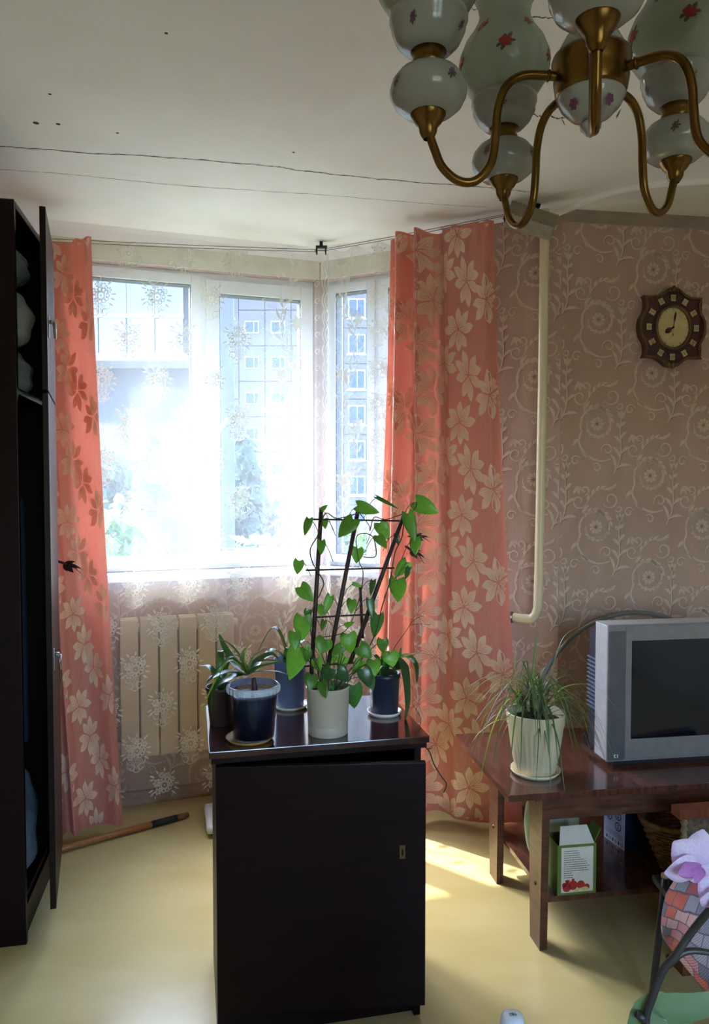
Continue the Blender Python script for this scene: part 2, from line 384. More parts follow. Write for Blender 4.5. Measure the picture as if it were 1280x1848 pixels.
# ---- wallpaper print: daisies inside scrolls
cream, brown = Ink(), Ink()
def feather(k, pts, i0, i1, step, L, W, side, lean=0.6):
    for i in range(i0, i1, step):
        a = math.atan2(pts[i + 1][1] - pts[i][1], pts[i + 1][0] - pts[i][0])
        k.leaf(pts[i][0], pts[i][1], a + side * lean, L, W, bend=-side * 0.5, n=4)
def motif():
    c, d = Ink(), Ink()
    for k in range(9):                                              # daisy
        a = 2 * PI * k / 9
        c.leaf(0.006 * math.cos(a), 0.006 * math.sin(a), a, 0.024, 0.014, n=4, fat=0.66)
        d.leaf(0.008 * math.cos(a), 0.008 * math.sin(a), a, 0.010, 0.003, n=3)
    d.disc(0, 0, 0.0065)
    for off, k in ((0.0, c), (0.0045, d)):                          # big scroll round the daisy
        p = k.spiral(0, 0, 0.074 - off, 0.043 - off * 0.4, R(205), R(-190), 0.0095 if k is c else 0.0034, 40, 1, 0.3)
        q = crv([(-0.067 + off, -0.031), (-0.078 + off, -0.075), (-0.045 + off, -0.125), (0.01 + off, -0.15), (0.062 + off, -0.142)], 8)
        k.line([(v[0], v[1]) for v in [Vector((a[0], a[1])) for a in q]], 0.0095 if k is c else 0.0034, 1, 0.4)
    P = [(0.074 * math.cos(R(205 - 9.9 * i)) * (1 - 0.42 * i / 40), 0.074 * math.sin(R(205 - 9.9 * i)) * (1 - 0.42 * i / 40)) for i in range(40)]
    feather(c, P, 6, 20, 2, 0.032, 0.013, 1); feather(c, P, 22, 36, 2, 0.020, 0.009, 1); feather(c, P, 2, 34, 4, 0.018, 0.008, -1); feather(d, P, 7, 20, 3, 0.012, 0.002, 1)
    c.leaf(0.0, 0.074, R(-25), 0.055, 0.020, bend=-0.6); c.leaf(-0.06, 0.05, R(75), 0.05, 0.016, bend=-0.7); c.leaf(-0.075, -0.06, R(205), 0.045, 0.015, bend=0.7); c.leaf(-0.03, -0.135, R(160), 0.05, 0.016, bend=-0.6); d.leaf(0.004, 0.068, R(-25), 0.03, 0.004, bend=-0.6)
    # upright stem with a bud and feather leaves
    st = [(v[0], v[1]) for v in crv([(0.075, -0.20), (0.098, -0.15), (0.104, -0.09), (0.100, -0.03), (0.104, 0.02)], 8)]
    c.line(st, 0.006); d.line([(x + 0.0052, y) for x, y in st], 0.0026)
    for (i, L_, sd, bn) in ((2, 0.075, 1, 1.1), (3, 0.070, -1, 1.2), (9, 0.062, 1, 1.0), (11, 0.058, -1, 1.1), (17, 0.046, 1, 0.9), (19, 0.044, -1, 0.9), (25, 0.034, 1, 0.8), (26, 0.034, -1, 0.8)):
        a = math.atan2(st[i + 1][1] - st[i][1], st[i + 1][0] - st[i][0])
        c.leaf(st[i][0], st[i][1], a + sd * 0.25, L_, 0.014, bend=sd * bn, n=7, fat=0.6); d.leaf(st[i][0] + 0.003, st[i][1] - 0.004, a + sd * 0.25, L_ * 0.85, 0.004, bend=sd * bn, n=6)
    for a, b in ((R(105), 0.5), (R(90), 0), (R(75), -0.5)): c.leaf(0.104, 0.02, a, 0.040, 0.013, bend=b)
    d.leaf(0.104, 0.024, R(84), 0.030, 0.003)
    # counter scrolls
    for (x, y, r, a0, a1) in ((0.062, 0.112, 0.036, -150, 260), (-0.075, 0.105, 0.030, -40, -420), (0.045, -0.105, 0.028, 200, -170), (-0.092, -0.150, 0.022, 20, 400), (0.0, -0.178, 0.020, 150, -230), (-0.05, 0.150, 0.020, -90, 300), (0.098, 0.075, 0.016, 180, 560)):
        c.spiral(x, y, r, r * 0.28, R(a0), R(a1), 0.0062, 30, 0.5, 0.5); d.spiral(x + 0.002, y - 0.002, r * 0.9, r * 0.3, R(a0), R(a1), 0.0024, 30, 0.3, 0.3)
    tb = [(v[0], v[1]) for v in crv([(-0.05, 0.085), (-0.02, 0.13), (0.015, 0.155), (0.05, 0.15), (0.085, 0.165)], 6)]
    c.line(tb, 0.004, 0.5, 0.4); feather(c, tb, 3, 22, 3, 0.030, 0.011, 1, 0.6); feather(d, tb, 4, 20, 4, 0.016, 0.0022, -1, 0.6)
    for a, b in ((R(-50), 0.6), (R(-75), 0.1), (R(-100), -0.5)): c.leaf(-0.085, 0.17, a, 0.040, 0.013, bend=b)
    d.leaf(-0.085, 0.165, R(-75), 0.03, 0.004)
    return c, d
mc, md = motif()
def paper(wallobj, length, du, dz, clips, seed=0):
    for (ua, ub, za, zb) in clips:
        c, d = Ink(), Ink()
        i0 = int((ua - du) / 0.235) - 2
        for i in range(i0, i0 + int((ub - ua) / 0.235) + 5):
            for j in range(-1, 8):
                x = du + i * 0.235; z = dz + j * 0.42 + (0.21 if i % 2 else 0)
                if ua - 0.2 < x < ub + 0.2 and za - 0.25 < z < zb + 0.25: c.stamp(mc, x, z); d.stamp(md, x, z)
        for k, mm, off in ((d, M_scrolld, 0.0007), (c, M_scroll, 0.0013)):
            k.clip(ua, ub, za, zb)
            if k.f:
                o = k.mb(lambda u, z, off=off: (u, -off, z)).build('wallpaper_print', mm, wallobj); o['kind'] = 'stuff'
u0, z0 = on_plane(1078, 765, RC, angR); z0 -= 0.42 * 4
paper(wallR, LEN_R, u0, z0, [(0.0, LEN_R, 0.07, H - 0.035)])
u0, z0 = on_plane(965, 680, K, angM); z0 -= 0.42 * 4
paper(wallM, LEN_M, u0, z0, [(0.56, LEN_M, 0.07, H), (0.0, 0.56, 0.07, WZ0)])
paper(wallL, LEN_L, 1.2, 0.11, [(0.36, LEN_L, 0.06, WZ0)])

# ---- windows
def window(name, o, a, hole, sashes, label, handle=None):
    u0, u1, z0, z1 = hole
    w = bpy.data.objects.new(name, None); COL.objects.link(w); w.location = loc3(o); w.rotation_euler = (0, 0, a); struct(w, label, 'window')
    def rim(nm, a0, a1, b0, b1, wd, y0, y1, mt=M_pvc, par=w):
        m = MB(); m.box(a0, a0 + wd, y0, y1, b0, b1, 0.003); m.box(a1 - wd, a1, y0, y1, b0, b1, 0.003)
        m.box(a0 + wd, a1 - wd, y0, y1, b0, b0 + wd, 0.003); m.box(a0 + wd, a1 - wd, y0, y1, b1 - wd, b1, 0.003); return m.build(nm, mt, par)
    rim('window_frame', u0, u1, z0, z1, 0.045, 0.05, 0.115)
    for k in range(len(sashes) - 1):
        c = (sashes[k][1] + sashes[k + 1][0]) / 2
        MB().box(c - 0.03, c + 0.03, 0.05, 0.115, z0 + 0.04, z1 - 0.04, 0.003).build('mullion', M_pvc, w)
    for (s0, s1, b0, b1, wd) in sashes:
        s = rim('sash', s0, s1, b0, b1, wd, 0.035, 0.10)
        rim('seal', s0 + wd - 0.002, s1 - wd + 0.002, b0 + wd - 0.002, b1 - wd + 0.002, 0.006, 0.040, 0.098, M_pvcd, s)
        MB().box(s0 + wd - 0.004, s1 - wd + 0.004, 0.066, 0.072, b0 + wd - 0.004, b1 - wd + 0.004).build('pane', M_glass, s)
    MB().box(u0 - 0.02, u1 + (0.0 if name == 'window_1' else 0.02), -0.075, 0.05, z0 - 0.035, z0, 0.006).build('window_sill', M_pvc, w)
    if handle:
        hu, hz = handle; hb = MB().box(hu - 0.014, hu + 0.014, 0.022, 0.035, hz - 0.035, hz + 0.035, 0.004).build('handle', M_white, w)
        MB().tube([(hu, 0.022, hz), (hu, 0.0, hz), (hu + 0.03, -0.004, hz + 0.045), (hu + 0.06, -0.004, hz + 0.095)], [0.009, 0.009, 0.009, 0.007], 8).build('lever', M_white, hb, True)
    return w
P = lambda px, py: on_plane(px, py, L0, angL, 0.07)
g1 = P(347, 1003); g1t = P(347, 520); g2 = P(397, 978); g2t = P(397, 550)
print('window L: u', g1, g1t, g2, g2t, WL)
window('window_1', L0, angL, WL, [(WL[0] + 0.02, g1[0] + 0.045, WZ0 + 0.015, WZ1 - 0.015, 0.045), (g2[0] - 0.06, WL[1] - 0.005, WZ0 + 0.02, WZ1 - 0.03, 0.06)],
       'wide white plastic window with a fixed pane and an opening sash', (g2[0] - 0.035, 1.62))
window('window_2', K, angM, WM, [(WM[0] + 0.005, WM[0] + 0.25, WZ0 + 0.015, WZ1 - 0.02, 0.04), (WM[0] + 0.27, WM[1] - 0.02, WZ0 + 0.015, WZ1 - 0.02, 0.045)],
       'narrow white plastic window on the angled wall by the right curtain')

window('fill_window', SE, angB, WB, [(WB[0] + 0.02, WB[0] + 0.68, WB[2] + 0.015, WB[3] - 0.02, 0.05), (WB[0] + 0.72, WB[1] - 0.02, WB[2] + 0.015, WB[3] - 0.02, 0.05)],  # unseen window, added to brighten the clock wall and furniture fronts
       'added white window behind the viewer that lets in fill light')

# ------------------------------------------------------------------ outside
GZ = -9.0
M_grass = mat('lawn', (104, 108, 84), 0.9, (120, 122, 100), 0.4)
struct(MB().box(-90, 90, -60, 130, GZ - 0.3, GZ).build('ground', M_grass), 'lawn of the courtyard below the window', 'ground')
M_panel = mat('facade_panel', (74, 69, 73), 0.9, (83, 77, 79), 0.8)
M_panelj = mat('facade_joint', (56, 54, 60), 0.95)
M_wpane = mat('far_window_glass', (48, 58, 76), 0.5, (64, 76, 96), 0.7, spec=0.1)
M_wfr = mat('far_window_frame', (122, 124, 128), 0.5)
M_loggia = mat('loggia_panel', (92, 95, 104), 0.8, (103, 105, 113), 0.7)
FY = 58.0
bl = thing('apartment_building', (0, FY, GZ), 0, 'long grey pink panel apartment block with rows of small windows', 'building')
px2x = lambda px, Y: (px - 640) / FPX * Y / 1.0
CW, CH = 2.02, 2.72
xs0 = px2x(456, FY) - CW * 7.5
zrow = at(456, 592, FY).z - GZ - CH / 2 - CH * 6
NC, NR = 17, 12
MB().box(xs0 - 0.2, xs0 + CW * NC + 0.2, 0.12, 11, 0, zrow + CH * NR + 0.6).build('core', M_panelj, bl)
pm = MB().box(0.03, CW - 0.03, 0, 0.14, 0.03, CH - 0.03).mesh('panel', M_panel)
wf = MB(); ww, wh = 1.12, 0.95
for b in ((0, 0.08, 0, wh), (ww - 0.08, ww, 0, wh), (0.08, ww - 0.08, 0, 0.08), (0.08, ww - 0.08, wh - 0.08, wh), (ww * 0.62, ww * 0.62 + 0.06, 0.08, wh - 0.08)):
    wf.box(b[0], b[1], 0, 0.06, b[2], b[3])
wfm = wf.mesh('window', M_wfr); wpm = MB().box(0.06, ww - 0.06, 0.03, 0.05, 0.06, wh - 0.06).mesh('pane', M_wpane)
wf2 = MB(); w2, h2 = 1.35, 1.5
for b in ((0, 0.1, 0, h2), (w2 - 0.1, w2, 0, h2), (0.1, w2 - 0.1, 0, 0.1), (0.1, w2 - 0.1, h2 - 0.1, h2), (w2 * 0.5, w2 * 0.5 + 0.07, 0.1, h2 - 0.1), (-0.1, w2 + 0.1, -0.12, 0.0)):
    wf2.box(b[0], b[1], 0, 0.06, b[2], b[3])
wf2m = wf2.mesh('window', M_wfr); wp2m = MB().box(0.08, w2 - 0.08, 0.03, 0.05, 0.08, h2 - 0.08).mesh('pane', M_wpane)
for i in range(NC):
    stair = (i % 5 == 1)
    for j in range(NR):
        x = xs0 + CW * i; z = zrow + CH * j + (CH / 2 if stair else 0)
        pz = inst('panel', pm, bl, loc=(x, 0, z))
        if stair:
            w = inst('window', wf2m, bl, loc=(x + (CW - w2) / 2, -0.05, z + 0.75)); inst('pane', wp2m, w)
        else:
            w = inst('window', wfm, bl, loc=(x + (CW - ww) / 2, -0.05, z + 0.95)); inst('pane', wpm, w)
# nearer block with a loggia on the left
NY = 24.0
nb = thing('loggia_block', (0, NY, GZ), 0, 'nearer shaded block with a pale glazed loggia behind the left pane', 'building')
xa, xb = px2x(20, NY), px2x(352, NY)
zb, zt = at(300, 652, NY).z - GZ, at(300, 520, NY).z - GZ
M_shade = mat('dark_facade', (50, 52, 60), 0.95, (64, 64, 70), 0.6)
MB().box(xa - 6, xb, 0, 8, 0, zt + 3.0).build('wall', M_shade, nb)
MB().box(xa - 0.3, xb + 0.05, -1.5, 0, zb - 0.22, zb).build('balcony_slab', mat('concrete', (120, 120, 124), 0.9), nb)
for k in range(7):
    d = (xb - xa) / 7; MB().box(xa + d * k + 0.02, xa + d * (k + 1) - 0.02, -1.48, -1.42, zb, zb + 1.05).build('parapet_panel', M_loggia, nb)
MB().box(xa, xb, -1.5, -1.38, zb + 1.05, zb + 1.18).build('rail', mat('loggia_rail', (120, 132, 156), 0.6), nb)
for k in range(7):
    d = (xb - xa) / 7; x = xa + d * k
    f = MB().box(x + 0.01, x + 0.09, -1.46, -1.40, zb + 1.18, zt + 1.2).box(x + d - 0.09, x + d - 0.01, -1.46, -1.40, zb + 1.18, zt + 1.2).box(x + 0.09, x + d - 0.09, -1.46, -1.40, zt + 0.9, zt + 1.2).build('loggia_window', M_loggia, nb)
    MB().box(x + 0.08, x + d - 0.08, -1.44, -1.42, zb + 1.18, zt + 0.95).build('pane', mat('loggia_glass', (92, 102, 122), 0.4, (104, 114, 132), 0.8, spec=0.15), f)
MB().box(xa, xb, -1.5, 0, zt + 1.2, zt + 1.4).build('loggia_roof', MATS['concrete'], nb)

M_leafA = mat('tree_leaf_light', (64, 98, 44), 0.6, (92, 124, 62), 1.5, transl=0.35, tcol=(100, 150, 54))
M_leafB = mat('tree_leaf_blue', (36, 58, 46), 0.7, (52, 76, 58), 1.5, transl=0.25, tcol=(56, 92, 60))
M_bark = mat('bark', (82, 70, 60), 0.95, (104, 90, 78), 20)
def tree(name, px, pytop, Y, rx, rz, label, mt, seed, n=2600):
    rnd = random.Random(seed); t = at(px, pytop, Y); base = Vector((t.x, Y, GZ)); top = t.z - GZ
    o = thing(name, base, 0, label, 'tree', 'trees in the courtyard')
    cz_ = top - rz
    tr = MB().tube(crv([(0, 0, 0), (0.1, 0.05, cz_ * 0.5), (0, 0, cz_), (0.05, 0, top - rz * 0.5)], 4), [0.22 - 0.012 * k for k in range(13)], 8)
    for k in range(6):
        a = k * 1.05; z = cz_ * (0.55 + 0.06 * k)
        tr.tube([(0, 0, z), (math.cos(a) * rx * 0.35, math.sin(a) * rx * 0.35, z + rz * 0.35), (math.cos(a) * rx * 0.7, math.sin(a) * rx * 0.7, z + rz * 0.8)], [0.09, 0.06, 0.02], 6)
    tr.build('trunk', M_bark, o, True)
    m = MB(); blobs = []
    for k in range(26):
        v = Vector((rnd.gauss(0, 1), rnd.gauss(0, 1), rnd.gauss(0, 1))).normalized() * rnd.uniform(0.35, 0.85)
        blobs.append((Vector((v.x * rx, v.y * rx, cz_ + v.z * rz)), rnd.uniform(0.22, 0.4)))
    for k in range(n):
        c, r = rnd.choice(blobs); d = Vector((rnd.gauss(0, 1), rnd.gauss(0, 1), rnd.gauss(0, 1))).normalized()
        p = c + Vector((d.x * rx, d.y * rx, d.z * rz)) * r * rnd.uniform(0.6, 1.0)
        nrm = (d + Vector((rnd.uniform(-.6, .6), rnd.uniform(-.6, .6), rnd.uniform(-.3, .8)))).normalized()
        a = nrm.cross(Vector((rnd.uniform(-1, 1), rnd.uniform(-1, 1), 0.3))).normalized(); b = nrm.cross(a); q = rnd.uniform(0.16, 0.30)
        m.add([p - a * q, p - b * q * 0.55 + nrm * 0.03, p + a * q, p + b * q * 0.55 + nrm * 0.03], [(0, 1, 2, 3)])
    f = m.build('foliage', mt, o, fix=False); f['kind'] = 'stuff'
    return o
tree('birch_tree', 250, 868, 14, 1.9, 2.4, 'light green tree crown low behind the left window pane', M_leafA, 3)
tree('lime_tree', 455, 905, 18, 1.7, 2.4, 'light green tree crown low in the right window pane', M_leafA, 5)
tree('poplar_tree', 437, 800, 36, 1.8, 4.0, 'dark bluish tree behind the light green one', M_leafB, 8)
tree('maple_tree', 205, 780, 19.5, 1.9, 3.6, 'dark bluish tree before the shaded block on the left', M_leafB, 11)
tree('ash_tree', 625, 880, 24, 2.2, 3.2, 'light green tree behind the narrow right window', M_leafA, 13)
# ------------------------------------------------------------------ curtains
def fabric(name, rgb, rgb2, tcol, transl, rough, thread=900.0, gloss=0.5, alpha=1.0):
    m = bpy.data.materials.new(name); m.use_nodes = True
    t = m.node_tree; N = t.nodes; L = t.links; p = N['Principled BSDF']; out = N['Material Output']
    tc = N.new('ShaderNodeTexCoord'); mp = N.new('ShaderNodeMapping'); mp.inputs['Scale'].default_value = (1, 1, 0.15)
    L.new(tc.outputs['Object'], mp.inputs[0])
    nz = N.new('ShaderNodeTexNoise'); nz.inputs['Scale'].default_value = thread * 0.25; nz.inputs['Detail'].default_value = 3
    L.new(mp.outputs[0], nz.inputs['Vector'])
    cr = N.new('ShaderNodeValToRGB'); cr.color_ramp.elements[0].color = srgb(*rgb); cr.color_ramp.elements[1].color = srgb(*rgb2)
    cr.color_ramp.elements[0].position = 0.3; cr.color_ramp.elements[1].position = 0.7
    L.new(nz.outputs['Fac'], cr.inputs[0]); L.new(cr.outputs[0], p.inputs['Base Color'])
    p.inputs['Roughness'].default_value = rough; p.inputs['Specular IOR Level'].default_value = gloss
    p.inputs['Sheen Weight'].default_value = 0.15
    tr = N.new('ShaderNodeBsdfTranslucent'); tr.inputs[0].default_value = srgb(*tcol)
    mx = N.new('ShaderNodeMixShader'); mx.inputs[0].default_value = transl
    L.new(p.outputs[0], mx.inputs[1]); L.new(tr.outputs[0], mx.inputs[2]); sh = mx.outputs[0]
    if alpha < 1:
        ts = N.new('ShaderNodeBsdfTransparent'); m2 = N.new('ShaderNodeMixShader'); m2.inputs[0].default_value = alpha
        L.new(ts.outputs[0], m2.inputs[1]); L.new(sh, m2.inputs[2]); sh = m2.outputs[0]
    L.new(sh, out.inputs[0]); MATS[name] = m; return m
M_salmon = fabric('salmon_satin', (204, 134, 120), (216, 150, 134), (240, 124, 96), 0.28, 0.42)
M_petal = fabric('cream_satin_flower', (248, 218, 184), (252, 232, 206), (255, 168, 120), 0.28, 0.34, gloss=0.7, alpha=0.92)
M_net = fabric('lace_net', (205, 205, 200), (220, 220, 216), (214, 218, 226), 0.42, 0.8, gloss=0.1, alpha=0.23)
M_motif = fabric('lace_motif', (240, 234, 220), (250, 246, 236), (196, 192, 176), 0.20, 0.8, gloss=0.1, alpha=0.80)

def flower():
    k = Ink(); v = Ink()
    for i in range(8):
        a = R(20) + 2 * PI * i / 8 + 0.1 * math.sin(i * 2.3); L_ = 0.074 + 0.010 * math.sin(i * 1.7)
        k.leaf(0.006 * math.cos(a), 0.006 * math.sin(a), a, L_, 0.033, bend=0.12 * math.sin(i * 3.1), n=7, fat=0.58)
        for d in (-0.14, 0.0, 0.14):
            v.leaf(0.010 * math.cos(a + d * 2.0), 0.010 * math.sin(a + d * 2.0), a + d, L_ * 0.62, 0.0018, n=3)
    return k, v
FK, FV = flower()
def drape(name, P0, P1, B0, B1, ztop, zbot, prof, label, nu=170, nv=70, flowers=True, width=None, off=0.0, mt=None, cat='curtain', hem=0.0):
    """cloth hung from line P0-P1 (floor ends at B0-B1); prof(s, h) is the fold depth toward the room in metres"""
    P0, P1, B0, B1 = [Vector((p[0], p[1])) for p in (P0, P1, B0, B1)]
    z0 = ztop if isinstance(ztop, (tuple, list)) else (ztop, ztop); z1 = zbot if isinstance(zbot, (tuple, list)) else (zbot, zbot)
    def S(s, h, o=0.0):
        a = P0.lerp(P1, s); b = B0.lerp(B1, s); q = a.lerp(b, h ** 1.3)
        d = (P1 - P0).normalized(); n = Vector((d.y, -d.x))
        q = q + n * (prof(s, h) + o)
        za = z0[0] + (z0[1] - z0[0]) * s; zb = z1[0] + (z1[1] - z1[0]) * s
        if hem: za += hem * math.sin(s * 40) * 0.5
        return Vector((q.x, q.y, za + (zb - za) * h))
    o = MB().grid(lambda u, v: S(u, v), nu, nv).build(name, mt or M_salmon, None, True, fix=False)
    tag(o, label, cat)
    return o, S
def lay(o, S, ink, W, Ht, name, mt, offs):
    """ink in metres (u across the cloth, v down) laid on the cloth"""
    ink.clip(0.002, W - 0.002, 0.004, Ht - 0.004)
    if not ink.f: return
    b = ink.mb(lambda u, v: S(u / W, v / Ht, offs)).build(name, mt, o, True, fix=False); b['kind'] = 'stuff'; return b

# right salmon curtain
def profR(s, h):
    f = 0.0
    f += 0.085 * math.exp(-((s - 0.16) / 0.05) ** 2) * (1 - 0.25 * h)
    f += 0.075 * math.exp(-((s - 0.335) / 0.045) ** 2) * (1 - 0.3 * h)
    f -= 0.035 * math.exp(-((s - 0.47 + 0.03 * h) / (0.045 + 0.05 * h)) ** 2)
    f -= 0.02 * math.exp(-((s - 0.05) / 0.05) ** 2)
    f += 0.02 * sm(0.52, 0.60, s) - 0.03 * sm(0.93, 1.0, s) + 0.010 * math.sin(s * 9 + h * 2) * h
    f += 0.006 * math.sin(s * 60) * max(0, 1 - h * 14)
    return f
cr, SR = drape('curtain', (0.150, 3.215), (0.545, 2.985), (0.06, 3.12), (0.690, 3.035), (2.452, 2.452), (0.055, 0.012), profR,
               'salmon satin curtain with cream flowers right of the window corner', hem=0.008)
WR, HR = 0.78, 2.40
fk, fv = Ink(), Ink()
for j in range(-1, 8):
    for (u, v, r) in ((0.60, 0.22, 0.2), (0.735, 0.30, 1.1), (0.535, 0.41, 2.0), (0.17, 0.36, 0.7), (0.33, 0.27, 0.4), (0.05, 0.30, 1.3), (0.42, 0.17, 2.4), (0.27, 0.46, 1.9)):
        fk.stamp(FK, u, v + j * 0.37, r, 1.22); fv.stamp(FV, u, v + j * 0.37, r, 1.22)
lay(cr, SR, fk, WR, HR, 'woven_flowers', M_petal, 0.0012)
lay(cr, SR, fv, WR, HR, 'flower_veins', M_salmon, 0.0018)
# left salmon curtain
def profLc(s, h):
    f = 0.05 * math.exp(-((s - 0.12) / 0.04) ** 2) + 0.065 * math.exp(-((s - 0.28) / 0.042) ** 2) + 0.075 * math.exp(-((s - 0.44) / 0.042) ** 2) + 0.06
    f *= (1 - 0.25 * h)
    f -= 0.050 * math.exp(-((s - 0.68) / 0.13) ** 2) * (1 - 0.35 * h)
    f += 0.03 * sm(0.80, 0.93, s) + 0.012 * math.sin(s * 11 + h) * h + 0.006 * math.sin(s * 55) * max(0, 1 - h * 14)
    return f
cl, SL = drape('curtain', (-1.40, 2.985), (-1.068, 3.085), (-1.26, 2.925), (-0.958, 3.045), (2.372, 2.392), (0.03, 0.035), profLc,
               'salmon satin curtain with cream flowers beside the wardrobe', hem=0.010)
WLc, HLc = 0.62, 2.34
fk, fv = Ink(), Ink()
for j in range(-1, 8):
    for (u, v, r) in ((0.48, 0.22, 0.2), (0.585, 0.33, 1.1), (0.36, 0.37, 2.0), (0.25, 0.25, 0.7), (0.13, 0.36, 0.4), (0.42, 0.50, 1.3)):
        fk.stamp(FK, u, v + j * 0.37, r, 1.0); fv.stamp(FV, u, v + j * 0.37, r, 1.0)
lay(cl, SL, fk, WLc, HLc, 'woven_flowers', M_petal, 0.0012)
lay(cl, SL, fv, WLc, HLc, 'flower_veins', M_salmon, 0.0018)

# lace: bouquets in baskets
def bouquet():
    k = Ink()
    def rose(x, y, r):
        n = 11
        for i in range(n):
            a = 2 * PI * i / n; k.ring(x + r * math.cos(a), y + r * math.sin(a) * 0.9, r * 0.27, r * 0.16, 7)
        k.ring(x, y, r * 0.55, r * 0.22, 10); k.disc(x, y, r * 0.16, 6)
    def bud(x, y, r):
        for i in range(6): a = 2 * PI * i / 6; k.disc(x + r * 0.75 * math.cos(a), y + r * 0.75 * math.sin(a), r * 0.36, 6)
        k.ring(x, y, r * 0.28, r * 0.14, 6)
    rose(0.004, 0.004, 0.022); bud(-0.022, -0.008, 0.013); bud(0.014, -0.027, 0.011); bud(-0.005, -0.032, 0.010); bud(-0.018, 0.022, 0.012); bud(0.030, -0.014, 0.010)
    for (x, y, a, L_) in ((-0.028, -0.026, 215, 0.024), (-0.030, -0.02, 190, 0.020), (0.026, -0.03, -40, 0.022), (0.036, 0.0, 0, 0.020), (0.034, 0.012, 25, 0.022), (-0.034, 0.012, 160, 0.020), (-0.030, 0.020, 140, 0.022),
                          (-0.016, -0.036, 240, 0.018), (0.004, -0.042, -80, 0.016), (0.028, 0.026, 40, 0.022)):
        k.leaf(x, y, R(a), L_, 0.007, n=4)
    for i in range(7):                                              # basket net
        x = -0.018 + i * 0.006; k.line([(x, 0.030), (x + 0.014, 0.066)], 0.0012); k.line([(x, 0.030), (x - 0.012, 0.066)], 0.0012)
    k.spiral(-0.016, 0.060, 0.014, 0.005, R(-100), R(170), 0.0034, 12, 1, 1); k.spiral(0.018, 0.060, 0.014, 0.005, R(280), R(10), 0.0034, 12, 1, 1)
    k.line([(-0.03, 0.036), (-0.027, 0.046), (-0.020, 0.048)], 0.003); k.line([(0.032, 0.036), (0.029, 0.046), (0.020, 0.048)], 0.003)
    k.spiral(0.0, 0.062, 0.014, 0.012, R(20), R(160), 0.0034, 8, 1, 1)
    return k
BQ = bouquet()
def vine_band(ink, uc, Ht, ph=0.0, wd=0.10):
    n = 200; st = []
    for i in range(n + 1):
        v = Ht * i / n; st.append((uc + 0.035 * math.sin(v * 2 * PI / 0.46 + ph), v))
    ink.line(st, 0.003)
    for i in range(3, n - 3, 2):
        a = math.atan2(st[i + 1][1] - st[i][1], st[i + 1][0] - st[i][0]); sd = 1 if (i // 2) % 2 else -1
        ink.leaf(st[i][0], st[i][1], a + PI + sd * 0.75, 0.056 + 0.014 * math.sin(i), 0.013, bend=-sd * 0.6, n=4)
    for j in range(int(Ht / 0.23)):
        v = 0.08 + j * 0.23; u = uc + (0.045 if j % 2 else -0.035)
        for i in range(7): a = 2 * PI * i / 7; ink.leaf(u, v, a, 0.036, 0.018, n=4, fat=0.6)
        ink.ring(u, v, 0.010, 0.004, 8)
    for j in range(int(Ht / 0.06)):                                 # open net ground
        for d in (-1, 1): ink.line([(uc - wd / 2, 0.03 + j * 0.06), (uc + wd / 2, 0.03 + j * 0.06 + d * wd * 0.6)], 0.0009)
def scallop(ink, u, Ht, sgn):
    n = int(Ht / 0.075)
    for j in range(n):
        v = 0.02 + j * 0.075
        for q, w in ((0.0, 0.004), (0.012, 0.0025)):
            ink.line([(u - sgn * (q + 0.012 * math.sin(PI * t / 6)) * 1.0 + sgn * 0.012, v + 0.075 * t / 6) for t in range(7)], w)
        ink.spiral(u - sgn * 0.03, v + 0.036, 0.014, 0.004, R(90), R(90 + 400), 0.0025, 14)
def profLa(s, h):
    a = 0.010 * math.sin(s * 38 + 0.6 * math.sin(h * 3)) + 0.008 * math.sin(s * 17 + 1.0 + h * 1.5)
    a += 0.02 * math.exp(-((s - 0.985) / 0.02) ** 2)
    return a * (0.5 + 0.6 * h) + 0.012 * math.sin(s * 95) * max(0, 1 - h * 25) * 0.5
lc, SLa = drape('lace_curtain', (-1.42, 3.000), (-0.118, 3.395), (-1.40, 2.985), (-0.110, 3.392), (2.385, 2.446), (0.045, 0.075), profLa,
                'white lace curtain with bouquet baskets across the big window', nu=170, nv=60, mt=M_net)
WLa, HLa = 1.42, 2.37
k = Ink()
row = 0
v = 0.03
while v < HLa:
    for i in range(-1, 7):
        u = 0.05 + i * 0.235 + (0.1175 if row % 2 else 0)
        if 0.02 < u < 1.10: k.stamp(BQ, u, v, 0, 1.28)
    v += 0.175; row += 1
vine_band(k, 1.225, HLa, 0.4, 0.24); scallop(k, 1.40, HLa, 1)
lay(lc, SLa, k, WLa, HLa, 'lace_motifs', M_motif, 0.0015)
def profLb(s, h):
    return (0.016 * math.sin(s * 26) + 0.010 * math.sin(s * 11 + h)) * (0.6 + 0.4 * h)
lb, SLb = drape('lace_curtain', (-0.125, 3.372), (0.52, 3.018), (-0.120, 3.37), (0.55, 3.05), (2.446, 2.446), (0.06, 0.05), profLb,
                'narrow lace curtain panel with leafy vines beside the right salmon curtain', nu=110, nv=50, mt=M_net, hem=0.02)
WLb, HLb = 0.80, 2.38
k = Ink(); scallop(k, 0.015, HLb, -1); vine_band(k, 0.13, HLb, 2.0, 0.14); vine_band(k, 0.36, HLb, 0.3, 0.10)
for j in range(15): k.stamp(BQ, 0.275, 0.06 + j * 0.155)
lay(lb, SLb, k, WLb, HLb, 'lace_motifs', M_motif, 0.0015)

